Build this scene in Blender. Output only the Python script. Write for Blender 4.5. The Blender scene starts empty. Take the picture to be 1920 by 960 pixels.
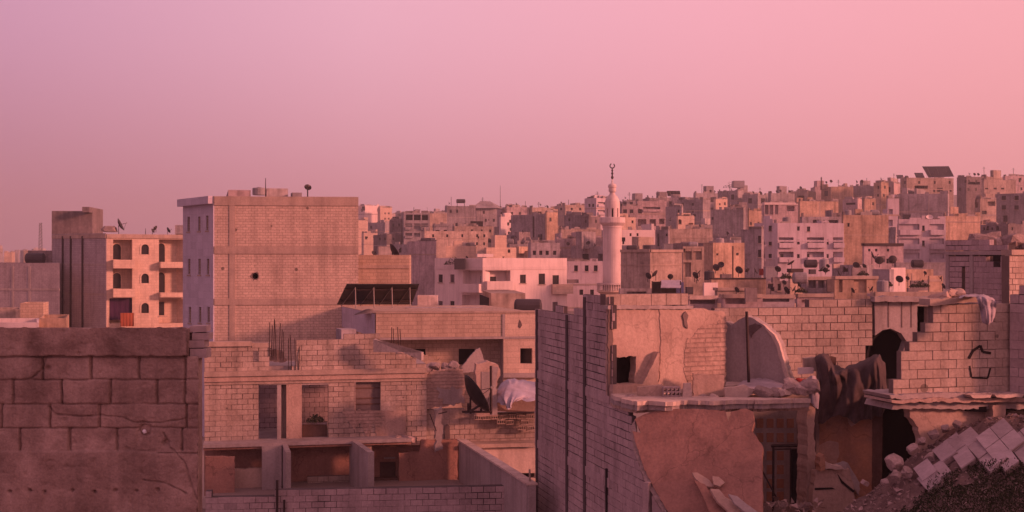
import bpy, bmesh, math, random
from mathutils import Vector, Euler, noise
from mathutils.geometry import tessellate_polygon
R = math.radians
random.seed(11)
scene = bpy.context.scene
COL = scene.collection

# ------------------------------------------------------------------ camera
F = 2300.0                      # focal length in pixels of the 1920 wide photograph
CZ = 14.0                       # eye height
cam_d = bpy.data.cameras.new('camera'); cam = bpy.data.objects.new('camera', cam_d); COL.objects.link(cam)
cam.location = (0, 0, CZ); cam.rotation_euler = (R(90), 0, 0)
cam_d.sensor_width = 36.0; cam_d.lens = 36.0 * F / 1920.0
cam_d.clip_start = 0.2; cam_d.clip_end = 20000
scene.camera = cam

# ------------------------------------------------------------------ light
SUN_AZ, SUN_EL = 108.0, 14.0    # clockwise from the view direction, above the horizon
to_sun = Vector((math.sin(R(SUN_AZ)) * math.cos(R(SUN_EL)), math.cos(R(SUN_AZ)) * math.cos(R(SUN_EL)), math.sin(R(SUN_EL))))
sun_d = bpy.data.lights.new('sun', 'SUN'); sun = bpy.data.objects.new('sun', sun_d); COL.objects.link(sun)
sun_d.energy = 4.8; sun_d.angle = R(7.0); sun_d.color = (1.0, 0.35, 0.26)
sun.rotation_euler = to_sun.to_track_quat('Z', 'Y').to_euler()

def lin(c): return tuple((x / 255 / 12.92 if x / 255 <= 0.04045 else ((x / 255 + 0.055) / 1.055) ** 2.4) for x in c)
world = bpy.data.worlds.new('World'); scene.world = world; world.use_nodes = True
def make_world():
    nt = world.node_tree; N = nt.nodes; L = nt.links; N.clear()
    out = N.new('ShaderNodeOutputWorld'); add = N.new('ShaderNodeAddShader')
    sky = N.new('ShaderNodeTexSky'); sky.sky_type = 'NISHITA'; sky.sun_disc = False
    sky.sun_elevation = R(SUN_EL); sky.sun_rotation = R(SUN_AZ); sky.dust_density = 4.0
    bg1 = N.new('ShaderNodeBackground'); bg1.inputs[1].default_value = 0.05
    tint = N.new('ShaderNodeMix'); tint.data_type = 'RGBA'; tint.blend_type = 'MULTIPLY'; tint.inputs[0].default_value = 1
    tint.inputs[7].default_value = (0.30, 0.10, 0.12, 1)
    L.new(sky.outputs[0], tint.inputs[6]); L.new(tint.outputs[2], bg1.inputs[0])
    # dusk gradient: purple away from the sun, salmon towards it, duller at the horizon
    tc = N.new('ShaderNodeTexCoord'); sep = N.new('ShaderNodeSeparateXYZ'); L.new(tc.outputs['Generated'], sep.inputs[0])
    mr = N.new('ShaderNodeMapRange'); mr.inputs[1].default_value = -1; mr.inputs[2].default_value = 1; L.new(sep.outputs[0], mr.inputs[0])
    def ramp(pts):
        r = N.new('ShaderNodeValToRGB'); e = r.color_ramp.elements
        while len(e) < len(pts): e.new(0.5)
        for el, (p, c) in zip(e, pts): el.position = p; el.color = (*lin(c), 1)
        L.new(mr.outputs[0], r.inputs[0]); return r
    hor = ramp([(0.0, (140, 94, 108)), (0.31, (174, 116, 130)), (0.46, (206, 138, 150)), (0.64, (226, 149, 155)), (1.0, (240, 160, 150))])
    top = ramp([(0.0, (158, 112, 136)), (0.31, (205, 150, 177)), (0.44, (233, 173, 192)), (0.58, (245, 172, 187)), (0.69, (247, 170, 179)), (1.0, (255, 190, 180))])
    ez = N.new('ShaderNodeMapRange'); ez.interpolation_type = 'SMOOTHSTEP'
    ez.inputs[1].default_value = -0.02; ez.inputs[2].default_value = 0.22; L.new(sep.outputs[2], ez.inputs[0])
    mx = N.new('ShaderNodeMix'); mx.data_type = 'RGBA'; L.new(ez.outputs[0], mx.inputs[0]); L.new(hor.outputs[0], mx.inputs[6]); L.new(top.outputs[0], mx.inputs[7])
    zz = N.new('ShaderNodeMapRange'); zz.inputs[1].default_value = 0.25; zz.inputs[2].default_value = 1.0; L.new(sep.outputs[2], zz.inputs[0])
    mz = N.new('ShaderNodeMix'); mz.data_type = 'RGBA'; L.new(zz.outputs[0], mz.inputs[0]); L.new(mx.outputs[2], mz.inputs[6])
    mz.inputs[7].default_value = (*lin((186, 132, 142)), 1)
    bg2 = N.new('ShaderNodeBackground'); bg2.inputs[1].default_value = 1.04; L.new(mz.outputs[2], bg2.inputs[0])
    L.new(bg1.outputs[0], add.inputs[0]); L.new(bg2.outputs[0], add.inputs[1]); L.new(add.outputs[0], out.inputs[0])
make_world()
vs = scene.view_settings
vs.view_transform = 'Standard'; vs.look = 'None'; vs.exposure = 0.0; vs.gamma = 1.0; vs.use_curve_mapping = False
scene.render.resolution_x = 1024; scene.render.resolution_y = 512
scene.cycles.max_bounces = 5; scene.cycles.diffuse_bounces = 3; scene.cycles.volume_bounces = 0
scene.cycles.use_denoising = True

# ------------------------------------------------------------------ materials
def mat(name, base, b2=None, brick=None, streak=0.35, speck=0.12, bump=0.35, pocks=0.0, rough=0.93, rnd=0.0, blotch=0.6, mortar=0.55, tint=False, metal=0.0, spec=0.2, bscale=14.0, cracks=0.0):
    m = bpy.data.materials.new(name); m.use_nodes = True
    nt = m.node_tree; N = nt.nodes; L = nt.links
    bs = N['Principled BSDF']; bs.inputs['Roughness'].default_value = rough; bs.inputs['Metallic'].default_value = metal
    bs.inputs['Specular IOR Level'].default_value = spec
    geo = N.new('ShaderNodeNewGeometry'); pos = geo.outputs['Position']
    tc = N.new('ShaderNodeTexCoord')
    def noi(scale, det=5, vec=pos, sx=(1, 1, 1), dist=0.0):
        mp = N.new('ShaderNodeMapping'); mp.inputs['Scale'].default_value = sx; L.new(vec, mp.inputs[0])
        n = N.new('ShaderNodeTexNoise'); n.inputs['Scale'].default_value = scale; n.inputs['Detail'].default_value = det
        n.inputs['Roughness'].default_value = 0.62; n.inputs['Distortion'].default_value = dist
        L.new(mp.outputs[0], n.inputs['Vector']); return n.outputs['Fac']
    def mapr(x, a, b, c, d):
        r = N.new('ShaderNodeMapRange'); L.new(x, r.inputs[0])
        for i, v in enumerate((a, b, c, d)): r.inputs[i + 1].default_value = v
        return r.outputs[0]
    def mul(a, b):
        n = N.new('ShaderNodeMath'); n.operation = 'MULTIPLY'
        for i, s in enumerate((a, b)):
            if isinstance(s, (int, float)): n.inputs[i].default_value = s
            else: L.new(s, n.inputs[i])
        return n.outputs[0]
    b2 = b2 or tuple(x * 0.72 for x in base)
    base, b2 = [(q[0], q[1] * .975, q[2] * 1.07) for q in (base, b2)]
    mx = N.new('ShaderNodeMix'); mx.data_type = 'RGBA'
    mx.inputs[6].default_value = (*base, 1); mx.inputs[7].default_value = (*b2, 1)
    L.new(mapr(noi(blotch, 7, dist=0.4), 0.36, 0.66, 0, 1), mx.inputs[0])
    col = mx.outputs[2]
    k = mapr(noi(bscale, 4), 0.3, 0.7, 1 - speck, 1 + speck)
    if streak: k = mul(k, mapr(noi(0.9, 5, sx=(2.6, 2.6, 0.22)), 0.46, 0.72, 1.0, 1 - streak))
    hgt = None
    if brick:
        bw, bh, gap = brick
        b = N.new('ShaderNodeTexBrick'); L.new(tc.outputs['UV'], b.inputs['Vector'])
        b.inputs['Scale'].default_value = 1.0; b.inputs['Brick Width'].default_value = bw; b.inputs['Row Height'].default_value = bh
        b.inputs['Mortar Size'].default_value = gap; b.inputs['Mortar Smooth'].default_value = 0.35
        b.inputs['Color1'].default_value = (0.91, 0.91, 0.91, 1); b.inputs['Color2'].default_value = (1.07, 1.07, 1.07, 1)
        b.inputs['Mortar'].default_value = (mortar, mortar, mortar, 1)
        sp = N.new('ShaderNodeSeparateColor'); L.new(b.outputs['Color'], sp.inputs[0]); k = mul(k, sp.outputs[0]); hgt = b.outputs['Fac']
    if pocks:
        v = N.new('ShaderNodeTexVoronoi'); v.inputs['Scale'].default_value = 1.5; L.new(pos, v.inputs['Vector'])
        sv = N.new('ShaderNodeSeparateColor'); L.new(v.outputs['Color'], sv.inputs[0])
        th = mul(mapr(sv.outputs[0], 0.55, 1.0, 0.0, 0.17), 1.0)
        lt = N.new('ShaderNodeMath'); lt.operation = 'LESS_THAN'; L.new(v.outputs['Distance'], lt.inputs[0]); L.new(th, lt.inputs[1])
        k = mul(k, mapr(lt.outputs[0], 0, 1, 1.0, 1 - pocks))
    if cracks:
        v = N.new('ShaderNodeTexVoronoi'); v.feature = 'DISTANCE_TO_EDGE'; v.inputs['Scale'].default_value = 0.55
        vm = N.new('ShaderNodeVectorMath'); vm.operation = 'ADD'; nn = N.new('ShaderNodeTexNoise'); nn.inputs['Scale'].default_value = 1.7; nn.inputs['Detail'].default_value = 6
        L.new(pos, nn.inputs['Vector']); L.new(pos, vm.inputs[0]); L.new(nn.outputs['Color'], vm.inputs[1]); L.new(vm.outputs[0], v.inputs['Vector'])
        k = mul(k, mapr(v.outputs['Distance'], 0.0, 0.012, 1 - cracks, 1.0))
    if rnd:
        oi = N.new('ShaderNodeObjectInfo'); k = mul(k, mapr(oi.outputs['Random'], 0, 1, 1 - rnd, 1 + rnd))
    if tint:
        at = N.new('ShaderNodeAttribute'); at.attribute_name = 'tint'; k = mul(k, at.outputs['Fac'])
    sc = N.new('ShaderNodeVectorMath'); sc.operation = 'SCALE'; L.new(col, sc.inputs[0]); L.new(k, sc.inputs['Scale'])
    L.new(sc.outputs[0], bs.inputs['Base Color'])
    if bump:
        bp = N.new('ShaderNodeBump'); bp.inputs['Strength'].default_value = bump; bp.inputs['Distance'].default_value = 0.03
        h = noi(bscale * 0.6, 6)
        if hgt is not None:
            ma = N.new('ShaderNodeMath'); ma.operation = 'MULTIPLY_ADD'; L.new(hgt, ma.inputs[0]); ma.inputs[1].default_value = -0.7; L.new(h, ma.inputs[2]); h = ma.outputs[0]
        L.new(h, bp.inputs['Height']); L.new(bp.outputs[0], bs.inputs['Normal'])
    return m
M = {}
def defmats():
    A = dict
    M['near_block'] = mat('weathered_concrete', (.43, .31, .25), (.22, .145, .115), streak=.45, speck=.15, bump=.45, blotch=3.0, bscale=60)
    M['block'] = mat('limestone_block', (.47, .375, .295), (.34, .26, .20), tint=True, streak=.34, speck=.16, bump=.6, blotch=.8, pocks=.5)
    M['block_grey'] = mat('grey_block', (.50, .395, .36), (.36, .28, .255), tint=True, streak=.3, speck=.14, bump=.5, blotch=.6)
    M['mortar'] = mat('mortar', (.19, .14, .115), streak=0, speck=.1)
    M['mortar_grey'] = mat('mortar_grey', (.10, .08, .075), streak=0, speck=.1)
    M['tall_block'] = mat('block_masonry', (.58, .445, .33), (.48, .365, .275), brick=(.31, .15, .012), streak=.28, speck=.16, pocks=.6, blotch=.6, mortar=.55)
    M['grey_masonry'] = mat('grey_masonry', (.40, .345, .33), (.33, .28, .27), brick=(.42, .2, .014), streak=.3, mortar=.66, blotch=.5)
    M['ochre_masonry'] = mat('ochre_masonry', (.50, .38, .27), (.42, .31, .22), brick=(.42, .2, .014), streak=.25, mortar=.66, blotch=.5)
    M['concrete'] = mat('concrete', (.40, .34, .30), (.31, .26, .23), streak=.3, bump=.4, blotch=.8)
    M['concrete_band'] = mat('concrete_band', (.45, .345, .26), (.35, .27, .21), streak=.3, blotch=.9)
    M['plaster'] = mat('old_plaster', (.50, .37, .28), (.39, .275, .21), streak=.22, bump=.5, blotch=.9, cracks=.25)
    M['plaster_red'] = mat('reddish_plaster', (.38, .21, .15), (.27, .15, .11), streak=.25, speck=.14, bump=.6, blotch=1.1, cracks=.35)
    M['plaster_orange'] = mat('orange_plaster', (.48, .26, .14), (.33, .20, .14), streak=.3, bump=.3, blotch=1.1, cracks=.3)
    M['plaster_pale'] = mat('pale_plaster', (.62, .50, .40), (.50, .39, .31), streak=.3, blotch=.9)
    M['lilac'] = mat('shade_lilac_face', (.50, .46, .49), (.47, .43, .46), brick=(.8, .4, .008), streak=.15, mortar=.85, blotch=.5)  # lilac of shaded end faces put into the colour
    M['white'] = mat('white_render', (.74, .62, .54), (.66, .545, .47), streak=.22, speck=.06, blotch=.4, rnd=.06)
    M['cream'] = mat('cream_stone', (.62, .47, .34), (.54, .40, .29), brick=(.55, .28, .012), streak=.2, mortar=.78, blotch=.4)
    M['minaret'] = mat('minaret_stone', (.68, .575, .50), (.58, .48, .42), streak=.25, speck=.07, blotch=.5)
    for nm, c in (('pale', (.56, .48, .43)), ('tan', (.48, .375, .29)), ('grey', (.36, .315, .305)), ('ochre', (.52, .37, .25)), ('dark', (.25, .205, .195)), ('rose', (.50, .39, .36))):
        M[nm] = mat('house_' + nm, c, tuple(q * .6 for q in c), streak=.45, speck=.2, rnd=.16, blotch=.4, bump=.3, bscale=3)
    M['lilac_pale'] = mat('pale_lilac_render', (.55, .475, .475), (.45, .38, .385), streak=.3, speck=.1, blotch=.4)
    M['roof'] = mat('roof_screed', (.38, .32, .28), streak=0, blotch=.5, rnd=.1)
    M['glass'] = mat('window_dark', (.02, .015, .016), streak=0, speck=0, bump=0, rough=.5, spec=.25)
    M['shutter'] = mat('shutter', (.16, .12, .12), streak=0, speck=.1, bump=0, rough=.6)
    M['void'] = mat('shade_dark_interior', (.022, .016, .015), streak=0, bump=0)  # near-black colour stands in for shade inside rooms and openings
    M['interior'] = mat('sooty_plaster', (.20, .15, .13), (.13, .095, .085), streak=.3)
    M['iron'] = mat('rusty_iron', (.055, .036, .032), streak=0, rough=.75, speck=.2)
    M['dish'] = mat('dish_grey', (.05, .04, .04), (.035, .028, .026), streak=0, rough=.55, speck=.1, rnd=.3)
    M['steel'] = mat('galvanised_frame', (.30, .26, .22), streak=0, rough=.6)
    M['panel'] = mat('solar_backsheet', (.016, .015, .018), streak=0, rough=.4, speck=.05, bump=0)
    M['panel_front'] = mat('solar_glass', (.04, .035, .045), brick=(.5, .5, .012), mortar=1.6, streak=0, rough=.25, speck=.05, bump=0)
    M['tank'] = mat('tank_metal', (.33, .30, .29), streak=.3, rough=.6, rnd=.3)
    M['tank_dark'] = mat('tank_plastic', (.06, .05, .055), streak=.1, rough=.6)
    M['tarp'] = mat('dark_tarpaulin', (.085, .058, .054), (.05, .034, .032), streak=.2, rough=.85, bump=.4, blotch=2.5)
    M['tarp_pale'] = mat('pale_tarpaulin', (.46, .42, .45), (.36, .32, .34), streak=.15, rough=.7, bump=.3, blotch=2)
    M['cloth_grey'] = mat('grey_cloth', (.44, .38, .38), streak=.2, rough=.9, blotch=2)
    M['purple'] = mat('purple_curtain', (.055, .02, .055), streak=.2, rough=.9)
    M['orange'] = mat('orange_cloth', (.30, .085, .04), streak=.2, rough=.9)
    M['red'] = mat('red_cloth', (.42, .06, .05), streak=.2, rough=.9)
    M['blue'] = mat('blue_cloth', (.10, .11, .22), streak=.2, rough=.9)
    M['tile'] = mat('floor_tile', (.62, .53, .51), (.52, .44, .42), brick=(.31, .31, .008), mortar=.4, streak=0, rough=.6, speck=.08)
    M['wall_tile'] = mat('patterned_wall', (.42, .22, .13), (.34, .17, .10), streak=.2, rough=.8)
    M['rock'] = mat('broken_concrete', (.38, .29, .25), (.26, .20, .17), streak=0, bump=1, blotch=3, rnd=.2, speck=.25)
    M['plaster_rough'] = mat('rough_plaster', (.48, .35, .265), (.37, .26, .20), brick=(.5, .13, .02), mortar=.86, streak=.25, bump=1.0, blotch=1.4, speck=.2, bscale=9)
    M['soil'] = mat('rubble_soil', (.20, .14, .115), (.13, .09, .075), streak=0, bump=.9, blotch=2.5, bscale=9)
    M['ground'] = mat('dusty_ground', (.30, .24, .20), (.24, .185, .155), streak=0, blotch=.08)
    M['leaf'] = mat('scrub_leaf', (.045, .055, .028), (.075, .065, .04), streak=0, speck=.3, bump=0, blotch=3, rough=.8)
    M['wood'] = mat('old_wood', (.16, .095, .07), streak=.3, blotch=3)
    M['white_stone'] = mat('white_stone', (.8, .78, .76), streak=0)
defmats()

# ------------------------------------------------------------------ helpers
def W(px, py, d): return Vector(((px - 960) / F * d, d, CZ - (py - 480) / F * d))
def G(px, d): return Vector(((px - 960) / F * d, d, 0.0))
def zof(py, d): return CZ - (py - 480) / F * d
def proj(p): return (960 + F * p[0] / p[1], 480 - F * (p[2] - CZ) / p[1])
def wpos(o):
    p = Vector((0, 0, 0))
    while o: p = p + o.location; o = o.parent
    return p
def props(o, label=None, cat=None, group=None, kind=None):
    for k, v in (('label', label), ('category', cat), ('group', group), ('kind', kind)):
        if v: o[k] = v
    return o
def thing(name, label, cat, loc=(0, 0, 0), group=None):
    o = bpy.data.objects.new(name, None); COL.objects.link(o); o.location = loc; o.empty_display_size = 0.3
    return props(o, label, cat, group)
class MB:
    def __init__(s): s.v = []; s.f = []; s.t = []
    def face(s, pts, t=1.0):
        n = len(s.v); s.v += [Vector(p) for p in pts]; s.f.append(tuple(range(n, n + len(pts)))); s.t.append(t)
    def idx(s, verts, faces, t=1.0):
        n = len(s.v); s.v += [Vector(p) for p in verts]
        for f in faces: s.f.append(tuple(i + n for i in f)); s.t.append(t)
    def obox(s, o, a, b, c, t=1.0):
        o, a, b, c = map(Vector, (o, a, b, c))
        v = [o, o + a, o + a + b, o + b, o + c, o + a + c, o + a + b + c, o + b + c]
        s.idx(v, [(0, 3, 2, 1), (4, 5, 6, 7), (0, 1, 5, 4), (1, 2, 6, 5), (2, 3, 7, 6), (3, 0, 4, 7)], t)
    def box(s, a, b, t=1.0):
        s.obox(a, (b[0] - a[0], 0, 0), (0, b[1] - a[1], 0), (0, 0, b[2] - a[2]), t)
    def tube(s, pts, r, n=6, r2=None, cap=True):
        pts = [Vector(p) for p in pts]; rings = []
        for i, p in enumerate(pts):
            d = (pts[min(i + 1, len(pts) - 1)] - pts[max(i - 1, 0)]).normalized()
            a = d.cross(Vector((0, 0, 1)) if abs(d.z) < .9 else Vector((1, 0, 0))).normalized(); b = d.cross(a)
            rr = r if r2 is None else r + (r2 - r) * i / (len(pts) - 1)
            rings.append([p + (a * math.cos(k * 2 * math.pi / n) + b * math.sin(k * 2 * math.pi / n)) * rr for k in range(n)])
        v = [q for g in rings for q in g]; fs = []
        for i in range(len(rings) - 1):
            for k in range(n): fs.append((i * n + k, i * n + (k + 1) % n, (i + 1) * n + (k + 1) % n, (i + 1) * n + k))
        if cap: fs.append(tuple(range(n))[::-1]); fs.append(tuple((len(rings) - 1) * n + k for k in range(n)))
        s.idx(v, fs)
    def lathe(s, c, prof, n=20, axis=None):
        c = Vector(c); az = Vector(axis or (0, 0, 1)).normalized()
        ax = az.cross(Vector((0, 1, 0)) if abs(az.y) < .9 else Vector((1, 0, 0))).normalized(); ay = az.cross(ax)
        v = []; fs = []
        for r, z in prof:
            for k in range(n): v.append(c + az * z + (ax * math.cos(k * 2 * math.pi / n) + ay * math.sin(k * 2 * math.pi / n)) * max(r, 1e-4))
        for i in range(len(prof) - 1):
            for k in range(n): fs.append((i * n + k, i * n + (k + 1) % n, (i + 1) * n + (k + 1) % n, (i + 1) * n + k))
        fs.append(tuple(range(n))[::-1]); fs.append(tuple((len(prof) - 1) * n + k for k in range(n)))
        s.idx(v, fs)
    def prism(s, poly, ext, holes=(), t=1.0):
        ext = Vector(ext); loops = [[Vector(p) for p in poly]] + [[Vector(p) for p in h] for h in holes]
        tris = tessellate_polygon(loops); flat = [p for l in loops for p in l]; n = len(flat)
        fs = [tuple(tr) for tr in tris] + [tuple(i + n for i in reversed(tr)) for tr in tris]
        o = 0
        for l in loops:
            for i in range(len(l)):
                a, b = o + i, o + (i + 1) % len(l); fs.append((a, b, b + n, a + n))
            o += len(l)
        s.idx(flat + [p + ext for p in flat], fs, t)
    def build(s, name, m, parent=None, label=None, cat=None, group=None, kind=None, smooth=False, merge=False, norm=True):
        me = bpy.data.meshes.new(name); bp = wpos(parent) if parent else Vector((0, 0, 0))
        me.from_pydata([tuple(p - bp) for p in s.v], [], s.f)
        at = me.attributes.new('tint', 'FLOAT', 'FACE'); at.data.foreach_set('value', s.t)
        if norm or merge:
            bm = bmesh.new(); bm.from_mesh(me)
            if merge: bmesh.ops.remove_doubles(bm, verts=bm.verts, dist=1e-4)
            if norm: bmesh.ops.recalc_face_normals(bm, faces=bm.faces)
            bm.to_mesh(me); bm.free()
        uv = me.uv_layers.new(name='UVMap').data
        for p in me.polygons:
            nn = p.normal; up = abs(nn.z) > .75
            if not up:
                tx, ty = -nn.y, nn.x; l = math.hypot(tx, ty) or 1; tx /= l; ty /= l
                if tx < 0 or (abs(tx) < 1e-6 and ty < 0): tx, ty = -tx, -ty
            for li in p.loop_indices:
                q = me.vertices[me.loops[li].vertex_index].co + bp
                uv[li].uv = (q.x, q.y) if up else (tx * q.x + ty * q.y, q.z)
        if smooth: me.polygons.foreach_set('use_smooth', [True] * len(me.polygons))
        me.materials.append(M[m] if isinstance(m, str) else m)
        o = bpy.data.objects.new(name, me); COL.objects.link(o)
        if parent: o.parent = parent
        return props(o, label, cat, group, kind)

class Plane:                     # a plane through points of the place; lift() puts a traced outline on it
    def __init__(s, o, n):
        s.o = Vector(o); s.n = Vector(n).normalized()
        if s.n.dot(Vector((0, 0, CZ)) - s.o) < 0: s.n = -s.n
    @staticmethod
    def wall(a, b):
        A, B = G(*a), G(*b); e = (B - A).normalized(); p = Plane(A, Vector((e.y, -e.x, 0))); p.e = e; return p
    @staticmethod
    def three(a, b, c):
        A, B, C_ = W(*a), W(*b), W(*c); return Plane(A, (B - A).cross(C_ - A))
    def lift(s, px, py):
        d = Vector(((px - 960) / F, 1, -(py - 480) / F)); o = Vector((0, 0, CZ))
        return o + d * ((s.o - o).dot(s.n) / d.dot(s.n))
def inpoly(x, y, P):
    r = False; j = len(P) - 1
    for i in range(len(P)):
        if (P[i][1] > y) != (P[j][1] > y) and x < (P[j][0] - P[i][0]) * (y - P[i][1]) / (P[j][1] - P[i][1]) + P[i][0]: r = not r
        j = i
    return r
def rect(a, b, c, d): return [(a, b), (c, b), (c, d), (a, d)]
def jagged(pts, jag, step=.075, seed=0):
    out = []
    for i, p in enumerate(pts):
        q = pts[(i + 1) % len(pts)]; L_ = (q - p).length; n = max(1, int(L_ / step)); out.append(p)
        for k in range(1, n):
            c = p.lerp(q, k / n); w = noise.noise_vector(c * 4.6 + Vector((seed, 0, 0))) * jag * .7 + noise.noise_vector(c * 17 + Vector((seed, 5, 0))) * jag * .6
            out.append(c + w)
    return out
def slab(name, poly, plane, thick, m, parent=None, holes=(), jag=0.0, **kw):
    """A flat plate with the outline POLY (with HOLES) on PLANE, THICK metres thick away from the viewer."""
    mb = MB(); flat = lambda ps: [p - plane.n * (p - plane.o).dot(plane.n) for p in ps]
    L_ = [plane.lift(*p) for p in poly]; H = [[plane.lift(*p) for p in h] for h in holes]
    if jag: L_ = flat(jagged(L_, jag)); H = [flat(jagged(h, jag, seed=3)) for h in H]
    mb.prism(L_, -plane.n * thick, H); return mb.build(name, m, parent, **kw)
def blockwall(name, poly, plane, thick, parent=None, holes=(), bl=.4, bh=.2, m='block', core='mortar', gap=.022, rough=.012, miss=0.0, zoff=0.0, **kw):
    """A wall of separate blocks laid in courses, kept where they fall inside the outline; the joints are real."""
    e = plane.e; n = plane.n; A = plane.o
    def uv(p): q = plane.lift(*p); return ((q - A).dot(e), q.z)
    P = [uv(p) for p in poly]; H = [[uv(p) for p in h] for h in holes]
    ok = lambda u, v: inpoly(u, v, P) and not any(inpoly(u, v, h) for h in H)
    u0, u1 = min(p[0] for p in P), max(p[0] for p in P); v0, v1 = min(p[1] for p in P), max(p[1] for p in P)
    mb = MB(); mc = MB(); rg = random.Random(int(abs(u0) * 1000) + len(poly))
    at = lambda u, v, w: A + e * u + Vector((0, 0, v)) - n * w
    for r in range(math.floor((v0 - zoff) / bh), math.ceil((v1 - zoff) / bh)):
        vb = r * bh + zoff; vc = vb + bh / 2; off = (r % 2) * bl / 2; runs = []
        for k in range(math.floor((u0 - off) / bl), math.ceil((u1 - off) / bl) + 1):
            ua = off + k * bl; a = ok(ua + bl * .25, vc); b = ok(ua + bl * .75, vc)
            if not (a or b) or rg.random() < miss: continue
            x0 = ua if a else ua + bl / 2; x1 = ua + bl if b else ua + bl / 2
            if runs and abs(runs[-1][1] - x0) < 1e-6: runs[-1][1] = x1
            else: runs.append([x0, x1])
            w = rg.random() * rough + (0.010 if rg.random() < .06 else 0); pp = at(x0, vb, 0); ir = max(.1, min(1.15, .6 + 1.1 * noise.noise(pp * .8) + .5 * noise.noise(pp * 3.3))); g = .0015 + gap / 2 * ir; tw = rg.uniform(-.006, .006)
            mb.obox(at(x0 + g, vb + g, w), e * (x1 - x0 - 2 * g) + Vector((0, 0, tw)), -n * (thick * .6), (0, 0, bh - 2 * g), rg.uniform(.93, 1.06) * (.85 if rg.random() < .05 else 1))
        for x0, x1 in runs: mc.obox(at(x0 + .004, vb, rough + .016), e * (x1 - x0 - .008), -n * (thick - .02), (0, 0, bh))
    o = mb.build(name, m, parent, norm=False, **kw); mc.build('mortar', core, o, norm=False)
    return o
# ------------------------------------------------------------------ terrain: flat by the ruins, a long hill beyond that climbs to the right
RIDGE = [(-3000, 474), (560, 474), (640, 455), (680, 410), (740, 402), (800, 398), (850, 390), (950, 388), (1040, 388), (1110, 382), (1180, 382), (1260, 372), (1330, 370), (1400, 362), (1470, 362), (1550, 350), (1650, 348), (1720, 340), (1800, 338), (1920, 334), (2300, 330), (5000, 350)]
def ridge(px):
    for (a, ya), (b, yb) in zip(RIDGE, RIDGE[1:]):
        if a <= px <= b: return ya + (yb - ya) * (px - a) / (b - a)
    return 474
def sm(a, b, x):
    t = min(1, max(0, (x - a) / (b - a))); return t * t * (3 - 2 * t)
def rooftop_y(px, d):
    """picture height of typical roofs at distance d"""
    yr = ridge(px); return 486 - (486 - yr) * min(1.0, math.log(max(d, 150) / 150) / math.log(4.2))
def terrain(px, d):
    if d <= 150: return 3.6 + 3.4 * sm(60, 150, d)
    if d <= 630: return max(CZ - (rooftop_y(px, d) - 480) / F * d - 7.5, 5.0)
    return max(CZ - (ridge(px) - 480) / F * 630 - 7.5 - (d - 630) * .06, 5.0)
def make_ground():
    mb = MB(); rows = []
    ds = [-400, -60, 4, 12, 22, 32, 45, 60, 80, 105, 130, 150] + [150 + 24 * i for i in range(1, 21)] + [660, 720, 800, 950, 1200, 1800, 3500, 9000]
    us = [-6, -3, -1.6] + [-1 + .04 * i for i in range(51)] + [1.6, 3, 6]
    n = len(us); v = []; f = []
    for d in ds:
        for u in us: v.append((u * max(abs(d), 60), d, terrain(960 + F * u, d) if d > 0 else 3.6))
    for i in range(len(ds) - 1):
        for k in range(n - 1): f.append((i * n + k, i * n + k + 1, (i + 1) * n + k + 1, (i + 1) * n + k))
    mb.idx(v, f); mb.build('ground', 'ground', kind='structure', smooth=True)
make_ground()

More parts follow.
